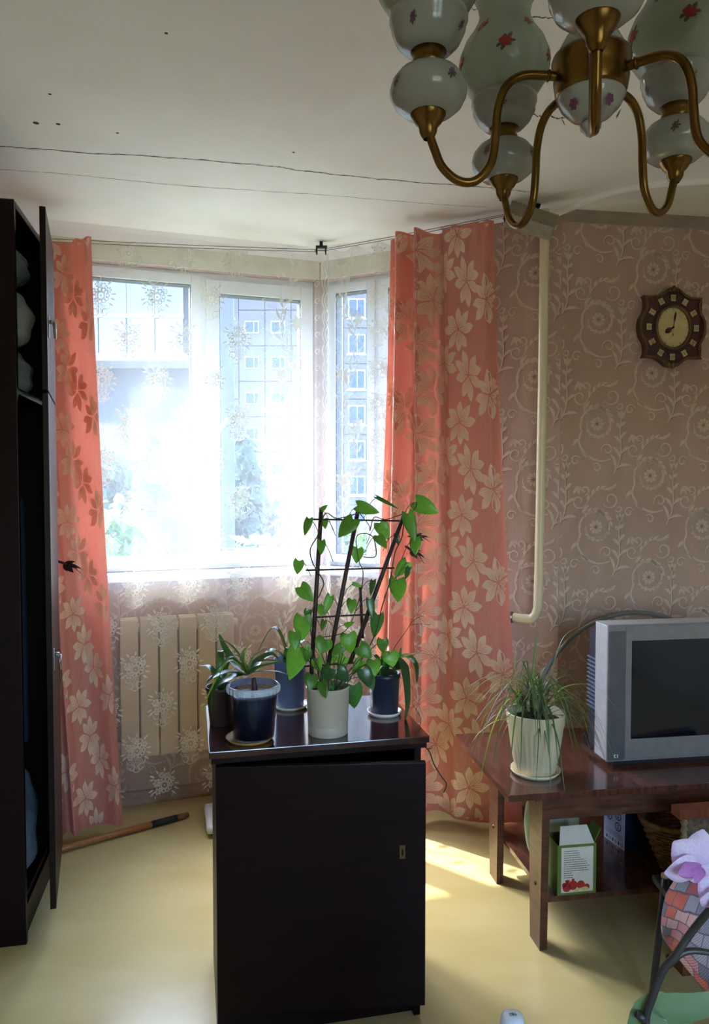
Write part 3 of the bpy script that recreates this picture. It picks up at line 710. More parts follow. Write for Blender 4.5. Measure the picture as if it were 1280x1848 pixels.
# wires and their bracket
M_wire = mat('steel_wire', (120, 118, 112), 0.4, metal=1.0)
Kp = Vector((-0.150, 3.385, 2.462))
def wire(a, b, label, sag=0.012):
    a, b = Vector(a), Vector(b)
    pts = [a.lerp(b, t / 12) - Vector((0, 0, sag * math.sin(PI * t / 12))) for t in range(13)]
    return tag(MB().tube(pts, 0.0014, 6).build('curtain_wire', M_wire), label, 'wire', 'curtain wires')
wire((-1.45, 3.00, 2.40), Kp + Vector((-0.02, -0.004, 0.0)), 'upper taut steel wire over the big lace curtain', 0.004)
wire((-1.45, 2.975, 2.382), Kp + Vector((-0.02, -0.012, -0.012)), 'lower sagging steel wire carrying the big lace curtain', 0.006)
wire(Kp + Vector((0.03, -0.01, -0.004)), (0.60, 2.975, 2.470), 'steel wire carrying the right salmon curtain', 0.006)
wire(Kp + Vector((0.03, -0.002, 0.006)), (0.60, 2.995, 2.482), 'upper steel wire over the narrow lace panel', 0.003)
bk = thing('wire_bracket', (Kp.x, Kp.y, Kp.z), 0, 'small dark metal bracket in the window corner under the ceiling', 'bracket')
M_dmet = mat('blackened_metal', (44, 42, 42), 0.5, metal=0.7)
MB().box(-0.022, 0.028, -0.012, 0.016, 0.010, 0.016).box(-0.022, -0.016, -0.014, 0.016, -0.018, 0.016).box(0.018, 0.024, -0.014, 0.016, -0.018, 0.016).box(-0.006, 0.008, 0.0, 0.014, 0.012, H - Kp.z).build('bracket_body', M_dmet, bk)
MB().tube([(-0.026, -0.006, -0.004), (0.03, -0.006, -0.004)], 0.0035, 8).build('pin', M_steel, bk)
b2 = thing('wire_bracket', (0.615, 2.985, 2.468), R(-20), 'dark metal bracket behind the chandelier arm above the right curtain', 'bracket')
MB().box(-0.025, 0.025, -0.010, 0.014, 0.008, 0.014).box(-0.025, -0.019, -0.014, 0.014, -0.02, 0.014).box(0.012, 0.018, -0.016, 0.014, -0.022, 0.014).box(-0.005, 0.007, 0, 0.012, 0.01, H - 2.468).build('bracket_body', M_dmet, b2)
MB().tube([(-0.03, -0.006, -0.006), (0.03, -0.004, -0.010)], 0.004, 8).build('pin', M_steel, b2)

# dark clips on the curtains
M_clip = mat('dark_feather', (40, 22, 24), 0.5, (70, 36, 34), 40)
def clip(loc, label, sc, tilt):
    o = thing('butterfly_clip', loc, 0, label, 'clip', 'dark butterfly clips on the curtains')
    o.rotation_euler = (0, tilt, 0)
    m = MB().tube([(-0.035 * sc, 0, 0.006), (0.0, -0.006, 0.0), (0.03 * sc, -0.004, -0.006)], [0.004, 0.006, 0.002], 8); m.build('body', M_clip, o, True)
    for i, (a, L_, w) in enumerate(((R(-8), 0.075, 0.016), (R(-35), 0.055, 0.024), (R(14), 0.05, 0.014), (R(-60), 0.035, 0.02))):
        k = Ink().leaf(0, 0, a, L_ * sc, w * sc, n=6)
        top = k.mb(lambda x, y: (x, -0.006 - 0.2 * x, y)); bot = k.mb(lambda x, y: (x, -0.004 - 0.2 * x, y)); top.add(bot.v, bot.f); top.build('wing', M_clip, o)
    for s_ in (0.0, 0.25): MB().tube([(0.02, -0.008, -0.002), (0.05 * sc, -0.02, -0.006 - s_ * 0.02), (0.085 * sc, -0.03, -0.014 - s_ * 0.08)], [0.0022, 0.0018, 0.0006], 6).build('feeler', M_clip, o, True)
    return o
p = at(116, 1016, 2.915); clip(p, 'dark butterfly clip holding the left curtain by the wardrobe', 1.0, R(6))
p = at(748, 968, 3.055); clip(p, 'dark butterfly clip on the right curtain, the upper one', 0.72, R(-10))
p = at(742, 992, 3.055); clip(p, 'dark butterfly clip on the right curtain, the lower broad one', 0.8, R(20))

# ------------------------------------------------------------------ radiator, pipes
M_rad = mat('radiator_paint', (214, 186, 152), 0.45, (222, 196, 164), 6)
def radiator(o, a, u0, n, pitch, zb, zt, label):
    r = thing('radiator', loc3(Vector((o.x, o.y))), a, label, 'radiator')
    me = MB()
    me.box(-pitch * 0.46, pitch * 0.46, -0.100, -0.088, 0, zt - zb, 0.006); me.box(-pitch * 0.46, pitch * 0.46, -0.05, -0.038, 0, zt - zb, 0.006)
    me.box(-pitch * 0.30, pitch * 0.30, -0.092, -0.046, 0.01, zt - zb - 0.01, 0.004); sec = me.mesh('section', M_rad)
    for k in range(n): inst('section', sec, r, loc=(u0 + pitch * k, 0, zb))
    for z in (zb + 0.045, zt - 0.045): MB().tube([(u0 - pitch * 0.7, -0.07, z), (u0 + pitch * (n - 0.3), -0.07, z)], 0.021, 12).build('header', M_rad, r, True)
    for k in (1, n - 2): MB().box(u0 + pitch * k - 0.012, u0 + pitch * k + 0.012, -0.09, 0.0, zb + 0.08, zb + 0.10).build('wall_hook', M_rad, r)
    return r
ur, zr = on_plane(232, 1100, L0, angL, -0.07)
radiator(L0, angL, ur, 6, 0.082, 0.24, 0.84, 'cream ribbed radiator behind the lace under the big window')
M_pipe = mat('cream_pipe_paint', (226, 206, 170), 0.35, (232, 214, 182), 5)
up, _ = on_plane(976, 800, K, angM, -0.06)
def wl(u, y, z): return Vector((K.x, K.y, 0)) + Vector((math.cos(angM) * u - math.sin(angM) * y, math.sin(angM) * u + math.cos(angM) * y, z))
hp = thing('heating_pipe', wl(up, -0.06, 0), angM, 'cream painted heating riser pipe running down the corner wall', 'pipe')
pts = [(0.008, 0, H), (0.006, 0, 1.9), (0, 0, 1.2), (-0.004, 0, 0.95), (-0.008, 0, 0.905), (-0.022, 0, 0.878), (-0.05, 0, 0.868), (-0.16, 0, 0.873), (-0.30, 0, 0.88)]
MB().tube(crv(pts, 6), 0.0185, 14).build('riser', M_pipe, hp, True)
MB().lathe([(0.0205, 0), (0.024, 0.004), (0.024, 0.022), (0.0205, 0.026)], 14).xf(Matrix.Translation((-0.105, 0, 0.870)) @ Matrix.Rotation(R(-90), 4, 'Y')).build('nut', M_steel, hp, True)
MB().tube([(-0.13, 0, 0.872), (-0.13, -0.03, 0.874)], [0.012, 0.009], 10).build('valve', M_steel, hp, True)
ul, _ = on_plane(962, 1460, K, angM, -0.06)
lp = thing('return_pipe', wl(ul, -0.06, 0), angM, 'short cream return pipe standing on the floor behind the table', 'pipe')
MB().tube(crv([(0, 0, 0), (0, 0, 0.2), (-0.006, 0, 0.26), (-0.03, 0, 0.285), (-0.10, 0, 0.288), (-0.24, 0, 0.288)], 6), 0.0165, 12).build('pipe_run', M_pipe, lp, True)

# ribbed box under the ceiling
pb = at(962, 386, 2.86)
rb = thing('ribbed_box', (pb.x, pb.y, pb.z), R(-14), 'tilted ribbed grey box fixed under the ceiling over the pipe', 'box')
rb.rotation_euler = (R(-18), R(21), R(-10))
M_rib = mat('ribbed_grey', (142, 128, 106), 0.6, (156, 142, 120), 30)
MB().box(-0.093, 0.093, 0.0, 0.085, -0.028, 0.028, 0.002).build('housing', M_rib, rb)
ribm = MB().box(-0.0022, 0.0022, -0.0045, 0.0, -0.027, 0.027).mesh('rib', M_rib)
for k in range(24): inst('rib', ribm, rb, loc=(-0.089 + k * 0.00775, 0, 0))
MB().box(-0.01, 0.01, 0.05, 0.07, 0.02, 0.09).build('mount', M_dmet, rb)

# ------------------------------------------------------------------ wardrobe
WA = math.atan2(0.98, -0.19) - PI / 2          # rotation so local +y runs along the front, +x points into the room
w0 = Vector((-1.010, 2.25, 0))
wd = thing('wardrobe', w0, WA, 'tall dark wood wardrobe at the left edge with its near door ajar', 'wardrobe')
DW, HT, ZS = 0.53, 2.262, 1.70
LW = 0.47
MB().box(-DW, 0, 0, 0.02, 0.0, HT, 0.002).build('side_panel', M_dwood, wd)
MB().box(-DW, 0, LW - 0.02, LW, 0, HT, 0.002).build('side_panel', M_dwood, wd)
MB().box(-DW, -DW + 0.01, 0.02, LW - 0.02, 0.0, HT).build('back_panel', M_dwood, wd)
MB().box(-DW, 0.0, 0.02, LW - 0.02, HT - 0.02, HT, 0.002).build('top_panel', M_dwood, wd)
MB().box(-DW, -0.005, 0.02, LW - 0.02, ZS - 0.01, ZS + 0.01, 0.002).build('shelf', M_dwood, wd)
MB().box(-DW, -0.02, 0.02, LW - 0.02, 0.09, 0.108, 0.002).build('bottom_panel', M_dwood, wd)
MB().box(-0.03, -0.012, 0.02, LW - 0.02, 0.0, 0.09).build('plinth', M_dwood, wd)
MB().tube([(-0.26, 0.02, 1.58), (-0.26, LW - 0.02, 1.58)], 0.012, 10).build('rail', M_steel, wd, True)
def door(y0, y1, z0, z1, opened, handle_z, nearfree):
    d = bpy.data.objects.new('door', None); COL.objects.link(d); d.parent = wd
    w = y1 - y0
    d.location = (0.003, y1 if nearfree else y0, 0); d.rotation_euler = (0, 0, opened)
    s = -1 if nearfree else 1
    ya, yb = sorted((0, s * w))
    m = MB().box(0, 0.018, ya, yb, z0, z1, 0.002); ob = m.build('door_leaf', M_dwood, d)
    hy = s * (w - 0.05)
    MB().box(0.018, 0.022, hy - 0.009, hy + 0.009, handle_z - 0.03, handle_z + 0.04, 0.001).build('escutcheon', M_steel, d)
    MB().tube([(0.02, hy, handle_z + 0.02), (0.036, hy, handle_z + 0.02)], 0.007, 10).tube([(0.036, hy, handle_z + 0.02), (0.038, hy, handle_z - 0.03)], [0.006, 0.004], 8).build('handle', M_steel, d, True)
    return d
# doors are parts: keep the hierarchy thing > part > sub-part
door(0.022, LW - 0.003, ZS + 0.004, HT - 0.006, R(8.0), 1.90, True)
door(0.022, LW - 0.003, 0.088, ZS - 0.004, R(8.0), 0.86, True)
# things in the wardrobe
def wloc(x, y, z): return tuple(Matrix.Translation(w0) @ Matrix.Rotation(WA, 4, 'Z') @ Vector((x, y, z)))
M_bag = mat('pale_bag', (222, 218, 200), 0.7, (236, 234, 222), 16, bump=0.6, bscale=30)
M_bag2 = mat('grey_bag', (170, 176, 182), 0.7, (196, 202, 206), 16, bump=0.6, bscale=30)
def sack(name, loc, rx, ry, rz, label, mt, seed):
    rnd = random.Random(seed); ph = [rnd.uniform(0, 6) for _ in range(6)]
    def f(u, v):
        t = 2 * PI * u; q = PI * v
        r = 1 + 0.10 * math.sin(3 * t + ph[0]) * math.sin(q) + 0.07 * math.sin(5 * t + ph[1] + 4 * v) + 0.06 * math.sin(7 * v * PI + ph[2] + 2 * t)
        z = -math.cos(q); z = max(-0.9, z)
        return (rx * math.sin(q) ** 0.7 * math.cos(t) * r, ry * math.sin(q) ** 0.7 * math.sin(t) * r, rz * (z + 0.9) * (0.5 + 0.04 * math.sin(3 * t + ph[4])))
    o = MB().grid(f, 32, 20).build(name, mt, None, True, loc=loc, rotz=WA); return tag(o, label, 'bag', 'bundles in the wardrobe')
sack('cloth_bundle', wloc(-0.118, 0.26, ZS + 0.0125), 0.10, 0.14, 0.16, 'lower crumpled white bundle on the upper wardrobe shelf', M_bag2, 2)
sack('cloth_bundle', wloc(-0.112, 0.26, ZS + 0.172), 0.095, 0.14, 0.19, 'round pale sack on top of the bundle in the wardrobe', M_bag, 4)
sack('cloth_bundle', wloc(-0.112, 0.26, ZS + 0.375), 0.095, 0.14, 0.12, 'flat grey bundle at the very top of the wardrobe', M_bag2, 5)
sack('cloth_bundle', wloc(-0.118, 0.26, 0.110), 0.10, 0.15, 0.34, 'large grey bundle at the bottom of the wardrobe', mat('dull_grey_bag', (96, 104, 116), 0.8, (120, 128, 138), 16, bump=0.6, bscale=30), 9)
def hung(loc, label, mt):
    def f(u, v):
        t = 2 * PI * u; w = 0.20 * (0.35 + 0.65 * sm(0, 0.18, v)); d = 0.035 * (0.3 + 0.7 * sm(0, 0.12, v))
        return (w * math.cos(t) * (1 + 0.05 * math.sin(6 * t)), d * math.sin(t) * (1 + 0.2 * math.sin(5 * t + 2 * v)), -1.0 * v)
    o = thing('hanging_coat', loc, WA, label, 'coat', 'coats in the wardrobe')
    MB().grid(f, 36, 18).build('coat_body', mt, o, True)
    MB().tube([(0, 0, 0.0), (0, 0, 0.03), (0.012, 0, 0.045), (0, 0, 0.058)], 0.003, 6).build('hook', M_steel, o, True)
hung(wloc(-0.26, 0.16, 1.532), 'dark navy coat hanging nearest in the wardrobe', mat('navy_wool', (20, 24, 44), 0.9))
hung(wloc(-0.26, 0.31, 1.532), 'dark blue coat hanging behind the navy one', mat('blue_wool', (22, 32, 54), 0.9))
# ------------------------------------------------------------------ dark cabinet in the middle
CA = R(12.3); CZ = 0.76
cfl = Vector((-0.3575, 1.811, 0))
ch = thing('cabinet', cfl, CA, 'dark polished cabinet with plants on top and its door ajar', 'cabinet')
CWD, CDP = 0.567, 0.40
MB().box(0, CWD, 0, CDP, CZ - 0.018, CZ, 0.002).build('top_board', M_dwoodh, ch)
MB().box(0.006, CWD - 0.006, 0.006, CDP - 0.004, CZ - 0.032, CZ - 0.018).build('top_rail', M_dwood, ch)
MB().box(0.017, 0.035, 0.02, CDP - 0.01, 0.0, CZ - 0.032, 0.001).build('side_panel', M_dwood, ch)
MB().box(CWD - 0.035, CWD - 0.017, 0.02, CDP - 0.01, 0.0, CZ - 0.032, 0.001).build('side_panel', M_dwood, ch)
MB().box(0.035, CWD - 0.035, CDP - 0.02, CDP - 0.01, 0.05, CZ - 0.032).build('back_panel', M_dwood, ch)
MB().box(0.035, CWD - 0.035, 0.025, CDP - 0.02, 0.085, 0.10).build('bottom_panel', M_dwood, ch)
MB().box(0.035, CWD - 0.035, 0.04, 0.055, 0.0, 0.085).build('plinth', M_dwood, ch)
MB().box(0.035, CWD - 0.035, 0.05, CDP - 0.02, 0.40, 0.415).build('shelf', M_dwood, ch)
dr = bpy.data.objects.new('door', None); COL.objects.link(dr); dr.parent = ch; dr.location = (0.019, 0.018, 0); dr.rotation_euler = (0, 0, R(-8.6))
MB().box(0, 0.522, -0.018, 0, 0.096, CZ - 0.027 - 0.012, 0.0015).build('door_leaf', M_dwood, dr)
MB().box(0.456, 0.470, -0.0195, -0.018, 0.478, 0.512).build('keyhole_plate', mat('dim_brass', (110, 92, 60), 0.4, metal=1.0), dr)
MB().box(0.4605, 0.4655, -0.0198, -0.0195, 0.486, 0.502).build('keyhole', mat('keyhole_black', (8, 8, 8), 0.9), dr)

# ------------------------------------------------------------------ plant kit
M_leaf = mat('philodendron_leaf', (44, 84, 32), 0.35, (76, 118, 46), 6, transl=0.42, tcol=(116, 180, 48), spec=0.5)
M_leafd = mat('dark_waxy_leaf', (34, 66, 36), 0.28, (54, 92, 48), 5, transl=0.22, tcol=(80, 140, 40), spec=0.6)
M_blade = mat('grassy_blade', (56, 78, 46), 0.4, (92, 112, 72), 12, transl=0.25, tcol=(120, 150, 66))
M_bladey = mat('yellow_green_blade', (120, 150, 50), 0.4, (150, 180, 70), 12, transl=0.4, tcol=(190, 220, 60))
M_stem = mat('vine_stem', (72, 74, 44), 0.6, (60, 48, 34), 30)
M_stake = mat('brown_stake', (44, 26, 22), 0.55, (62, 38, 30), 30)
M_soil = mat('potting_soil', (40, 30, 24), 0.95, (62, 46, 34), 60, bump=1.0)
M_twig = mat('dry_twig', (92, 66, 48), 0.8, (66, 46, 36), 40)

def leaf_mesh(name, mt, heart=True, n=9, fold=0.16, droop=0.22):
    """unit leaf along +x, length 1, width 1, face +z"""
    m = MB()
    for i in range(n + 1):
        t = i / n
        if heart:
            w = 0.5 * (math.sin(PI * min(1, (t + 0.10) / 1.1) ** 0.62) ** 0.85 if t < 1 else 0.0); back = -0.16 * (1 - t) ** 3
        else:
            w = 0.5 * math.sin(PI * t ** 0.8) ** 0.75 if 0 < t < 1 else 0.03; back = 0.0
        z = -droop * t * t
        xs = [t + back * 1.0, t + back * 0.9, t, t + back * 0.9, t + back]
        for k, (y, zz) in enumerate(((-w, -fold * w * 0.6), (-w * 0.55, fold * w), (0, 0), (w * 0.55, fold * w), (w, -fold * w * 0.6))):
            x = xs[k] if k in (0, 4) else (t + back * 0.6 if k in (1, 3) else t)
            m.v.append((x, y, z + zz))
    for i in range(n):
        for k in range(4):
            a = i * 5 + k; m.f.append((a, a + 1, a + 6, a + 5))
    return m.mesh(name, mt, True, fix=False)
LM_heart = leaf_mesh('leaf', M_leaf); LM_heartd = leaf_mesh('leaf', M_leafd); LM_long = leaf_mesh('leaf', M_leafd, heart=False, droop=0.10)
def put_leaf(plant, me, b, t, W, nrm):
    """leaf from world point b to t, width W, face turned to nrm"""
    inv = plant.matrix_basis.inverted()
    x = (t - b); L_ = x.length; x.normalize(); y = nrm.cross(x).normalized(); z = x.cross(y)
    M = Matrix(((x.x * L_, y.x * W, z.x * L_, b.x), (x.y * L_, y.y * W, z.y * L_, b.y), (x.z * L_, y.z * W, z.z * L_, b.z), (0, 0, 0, 1)))
    # the sheared part is avoided by baking scale and rotation apart
    q = Matrix((x, y, z)).transposed().to_4x4()
    o = bpy.data.objects.new('leaf', me); COL.objects.link(o); o.parent = plant
    o.matrix_local = inv @ Matrix.Translation(b) @ q @ Matrix.Diagonal((L_, W, min(L_, W), 1)); return o
def pot(prof, soil_r, soil_z, plant, mt, n=40, flute=0, nf=28, fz=None, thick=0.003):
    inner = [(max(0.002, r - thick), z) for r, z in reversed(prof) if z > prof[0][1] + 0.004] + [(0.002, prof[0][1] + 0.006)]
    o = MB().lathe([(0.002, prof[0][1])] + prof + inner, n, flute=flute, nf=nf, fz=fz).build('pot', mt, plant, True)
    MB().lathe([(0.001, soil_z + 0.004), (soil_r * 0.5, soil_z + 0.003), (soil_r, soil_z)], 24).build('soil', M_soil, plant, True)
    return o
def saucer(loc, r, h, label, mt):
    return tag(MB().lathe([(0.002, 0), (r * 0.86, 0), (r, h), (r - 0.003, h), (r * 0.84, 0.004), (0.002, 0.004)], 36).build('saucer', mt, None, True, loc=loc), label, 'saucer')
def blade(plant, pts, w, mt, name='leaf', fold=0.25, side=None):
    """long narrow leaf along a curve given in the plant's own space"""
    C_ = crv(pts, 6); n = len(C_); m = MB(); sd = Vector(side) if side else None
    for i, p in enumerate(C_):
        d = (C_[min(i + 1, n - 1)] - C_[max(i - 1, 0)]).normalized(); 
        if sd is None:
            sd = d.cross(Vector((0, 0, 1)))
            if sd.length < 0.1: sd = d.cross(Vector((0.1, 1, 0)))
        else: sd = sd - d * sd.dot(d)
        sd.normalize(); up = sd.cross(d); t = i / (n - 1); ww = w / 2 * (1 - t) ** 0.55 * min(1, 0.45 + 4 * t)
        ww = max(ww, 0.0004)
        m.v += [tuple(p + sd * ww + up * ww * fold), tuple(p), tuple(p - sd * ww + up * ww * fold)]
    for i in range(n - 1):
        a = 3 * i; m.f += [(a, a + 1, a + 4, a + 3), (a + 1, a + 2, a + 5, a + 4)]
    return m.build(name, mt, plant, True, fix=False)
def zp(x, y): return 350 + x * 0.35938, 880 + y * 0.35938

# ---- philodendron on a trellis
pc = atz(592, 1322, CZ); pc.z = CZ
ph = thing('potted_philodendron', pc, 0, 'heart-leaved vine on a brown trellis in a plain cream pot', 'potted plant')
M_cpot = mat('cream_pot', (176, 165, 147), 0.5, (184, 173, 156), 8)
pr_ = 0.0555
pot([(pr_ * 0.93, 0), (pr_ * 0.95, 0.003), (pr_ * 0.955, 0.024), (pr_ * 0.94, 0.026), (pr_ * 0.965, 0.03), (pr_ * 1.03, 0.118), (pr_ * 1.05, 0.122), (pr_ * 1.05, 0.126)], pr_ * 0.97, 0.108, ph, M_cpot)
PY = pc.y
bpy.context.view_layer.update()
def L(p): return p - pc
tre = bpy.data.objects.new('trellis', None); COL.objects.link(tre); tre.parent = ph
for (a, b) in (((580, 916), (560, 1250)), ((646, 922), (583, 1250)), ((728, 932), (632, 1196))):
    t0, t1 = at(a[0], a[1], PY + 0.02), at(b[0], b[1], PY + 0.0)
    MB().tube([L(t1), L(t1.lerp(t0, 0.5)), L(t0)], 0.0058, 8).build('stake', M_stake, tre, True)
t0, t1 = at(650, 1058, PY + 0.03), at(655, 1152, PY + 0.03); MB().tube([L(t1), L(t0)], 0.004, 8).build('stake', M_stake, tre, True)
for (a, b) in (((556, 937), (722, 940)), ((552, 1029), (712, 1025)), ((566, 1114), (664, 1109)), ((540, 1203), (640, 1196))):
    t0, t1 = at(a[0], a[1], PY + 0.008), at(b[0], b[1], PY + 0.012)
    MB().tube([L(t0), L(t0.lerp(t1, 0.5)), L(t1)], 0.0026, 6).build('crossbar', M_stake, tre, True)
HL = [(640, 112, 672, 88, 22, 0), (578, 158, 552, 240, 46, 0), (655, 158, 656, 208, 40, 0), (640, 268, 636, 342, 42, 0), (528, 368, 516, 440, 52, 0), (536, 498, 594, 570, 72, 0), (685, 546, 654, 646, 46, 0),
      (575, 613, 562, 652, 38, 1), (632, 590, 642, 650, 34, 0), (548, 650, 538, 772, 92, 0), (505, 728, 512, 818, 62, 0), (535, 802, 476, 972, 104, 0), (572, 818, 566, 882, 42, 0), (800, 160, 724, 244, 80, 0),
      (822, 92, 930, 128, 62, 0), (920, 48, 1030, 106, 20, 1), (824, 306, 822, 380, 66, 0), (934, 178, 978, 262, 70, 0), (925, 242, 970, 302, 52, 0), (1116, 72, 1228, 126, 84, 0), (1074, 132, 1112, 272, 62, 0),
      (1016, 234, 1030, 292, 28, 1), (1112, 256, 1110, 336, 56, 0), (1070, 374, 1008, 450, 62, 0), (1082, 402, 1060, 462, 30, 1), (1022, 462, 1018, 582, 92, 0), (800, 482, 852, 500, 20, 0), (900, 468, 886, 542, 32, 1),
      (794, 564, 792, 630, 52, 0), (762, 692, 806, 676, 26, 0), (884, 562, 900, 662, 40, 1), (925, 640, 908, 762, 66, 1), (660, 762, 638, 832, 90, 0), (775, 736, 792, 832, 86, 0), (832, 798, 892, 856, 72, 0),
      (742, 798, 690, 842, 52, 0), (948, 762, 948, 832, 56, 0), (985, 828, 1004, 900, 82, 0), (902, 868, 912, 944, 72, 0), (872, 946, 906, 1014, 62, 1), (592, 940, 584, 1016, 66, 0), (688, 908, 628, 976, 78, 1), (722, 912, 776, 978, 72, 1),
      (640, 976, 662, 1058, 52, 0), (800, 996, 812, 1118, 92, 1), (850, 912, 888, 1000, 70, 1), (700, 845, 660, 900, 50, 0), (690, 990, 740, 1020, 50, 1), (760, 850, 720, 905, 56, 0), (840, 870, 800, 930, 54, 0), (615, 860, 640, 925, 60, 0), (655, 668, 640, 720, 30, 0)]
rnd = random.Random(21)
base_stem = [pc + Vector((rnd.uniform(-.03, .03), rnd.uniform(-.02, .02), 0.112)) for _ in range(5)]
for i, (bx, by, tx, ty, w, dk) in enumerate(HL):
    low = by > 720
    dy = rnd.uniform(-0.075, 0.03) if low else rnd.uniform(-0.03, 0.03)
    b = at(*zp(bx, by), PY + dy); t = at(*zp(tx, ty), PY + dy + rnd.uniform(-0.025, 0.012))
    nrm = Vector((rnd.uniform(-.45, .45), -1, rnd.uniform(-0.1, .5))).normalized()
    put_leaf(ph, LM_heartd if dk else LM_heart, b, t, w * 0.35938 / FPX * PY * 1.08, nrm)
    # leaf stalk towards the nearest point of the trellis or the pot
    if low: tgt = min(base_stem, key=lambda q: (q - b).length)
    else: tgt = b + Vector((0.03 if bx < 700 else -0.035, 0.01, -0.03 - 0.03 * rnd.random()))
    mid = b.lerp(tgt, 0.5) + Vector((0, 0, 0.012))
    MB().tube(crv([L(b), L(mid), L(tgt)], 4), 0.0012 if low else 0.0010, 5).build('leaf_stalk', M_stem, ph, True)
def vine(pp, r=0.0017):
    q = [L(at(*zp(x, y), PY + d)) for (x, y, d) in pp]; MB().tube(crv(q, 6), r, 6).build('stem', M_stem, ph, True)
vine([(640, 1010, 0), (600, 800, 0.01), (585, 650, 0.0), (640, 520, 0.01), (650, 470, 0), (600, 385, 0), (585, 310, 0.01), (625, 235, 0), (660, 130, 0), (720, 155, 0.01), (820, 130, 0), (830, 125, 0.01)])
vine([(760, 1000, 0), (900, 760, 0), (945, 600, -0.01), (985, 470, 0), (1010, 330, 0), (1045, 250, 0.01), (1060, 160, 0), (1110, 105, 0), (1120, 75, -0.01)])
vine([(700, 1000, 0), (640, 830, 0.0), (620, 760, 0.01), (760, 720, 0.0), (830, 560, 0.01), (850, 430, 0), (830, 370, 0.01), (815, 260, 0), (845, 230, 0), (900, 250, 0.01), (915, 340, 0), (870, 350, 0), (850, 345, 0)], 0.0014)
vine([(830, 125, 0), (880, 190, 0.0), (885, 215, 0.01), (905, 150, 0), (960, 160, 0), (1030, 140, 0), (1050, 130, 0)], 0.0013)

# ---- clear tub with an orchid and grassy leaves
tc_ = atz(458, 1328, CZ + 0.008); tl = Vector((tc_.x, tc_.y, CZ))
saucer((tl.x - 0.010, tl.y - 0.002, CZ), 0.062, 0.009, 'round tan saucer under the clear plastic tub', mat('cork_saucer', (150, 112, 56), 0.6, (170, 130, 70), 20))
tb = thing('potted_orchid', (tl.x, tl.y, CZ + 0.0045), 0, 'young orchid in a clear plastic tub with dark soil', 'potted plant')
M_tub = glass('clear_tub', (214, 222, 232), 1.0, 0.08)
M_tubs = mat('dark_wet_soil', (26, 32, 48), 0.5, (38, 46, 66), 10, (1, 1, 4))
MB().lathe([(0.002, 0), (0.050, 0), (0.053, 0.004), (0.062, 0.118), (0.065, 0.120), (0.066, 0.138), (0.063, 0.139), (0.0615, 0.120), (0.0515, 0.006), (0.002, 0.003)], 44).build('pot', M_tub, tb, True)
MB().lathe([(0.001, 0.006), (0.0505, 0.006), (0.0600, 0.108), (0.056, 0.112), (0.001, 0.114)], 40).build('soil', M_tubs, tb, True)
M_rim = mat('tub_rim', (214, 222, 232), 0.3, alpha=0.55)
MB().lathe([(0.0655, 0.121), (0.0675, 0.122), (0.0680, 0.136), (0.0655, 0.1385)], 44).build('rim', M_rim, tb, True)
grip = MB().box(-0.0015, 0.0015, -0.0692, -0.0675, 0.122, 0.136).mesh('rim_rib', M_rim)
for k in range(30):
    o = inst('rim_rib', grip, tb); o.rotation_euler = (0, 0, 2 * PI * k / 30)
def TL(p): return p - Vector((tl.x, tl.y, CZ + 0.0045))
crown = tl + Vector((0.0, 0.0, 0.125))
MB().tube([TL(tl + Vector((0, 0, 0.105))), TL(tl + Vector((0.003, 0, 0.135))), TL(tl + Vector((0, 0.002, 0.16)))], [0.009, 0.008, 0.005], 8).build('stem', mat('orchid_stem', (70, 44, 40), 0.5), tb, True)
def leaf_px(plant, off, pts, w, mt, fold=0.35):
    blade(plant, [at(*zp(x, y), tl.y + d) - off for (x, y, d) in pts], w, mt, fold=fold)
off_t = Vector((tl.x, tl.y, CZ + 0.0045))
for pts, w, mt in (([(265, 945, 0), (180, 930, -0.03), (110, 950, -0.05), (62, 985, -0.06)], 0.040, M_leafd), ([(262, 940, 0), (190, 960, -0.03), (110, 1010, -0.045), (88, 1130, -0.05)], 0.042, M_leafd),
                   ([(268, 930, 0), (225, 895, 0.01), (180, 870, 0.01), (150, 845, 0.01)], 0.034, M_leafd), ([(262, 930, 0.01), (200, 880, 0.04), (150, 800, 0.06), (125, 735, 0.06)], 0.036, M_leafd),
                   ([(280, 940, 0), (330, 905, -0.03), (400, 885, -0.04), (465, 868, -0.05)], 0.036, M_leafd), ([(280, 930, 0.01), (330, 870, 0.05), (390, 840, 0.06), (425, 865, 0.06)], 0.034, M_leafd),
                   ([(275, 935, 0), (330, 925, -0.03), (420, 925, -0.05), (492, 950, -0.06)], 0.016, M_blade), ([(268, 930, 0), (250, 860, 0), (270, 790, 0), (288, 730, 0)], 0.014, M_bladey),
                   ([(262, 935, 0), (180, 870, -0.02), (90, 1010, -0.05), (38, 1140, -0.06)], 0.016, M_bladey), ([(262, 935, 0), (200, 850, -0.01), (130, 900, -0.03), (70, 960, -0.03)], 0.012, M_blade),
                   ([(272, 935, 0), (300, 850, -0.01), (360, 815, -0.02), (400, 800, -0.02)], 0.012, M_blade), ([(265, 930, 0), (220, 830, 0.01), (170, 780, 0.01), (128, 760, 0.01)], 0.011, M_blade),
                   ([(268, 930, 0), (250, 880, 0.02), (245, 830, 0.02), (262, 800, 0.02)], 0.014, M_blade), ([(270, 930, 0), (310, 880, 0.02), (350, 870, 0.02), (440, 870, 0.03)], 0.02, M_blade)):
    leaf_px(tb, off_t, pts, w, mt)

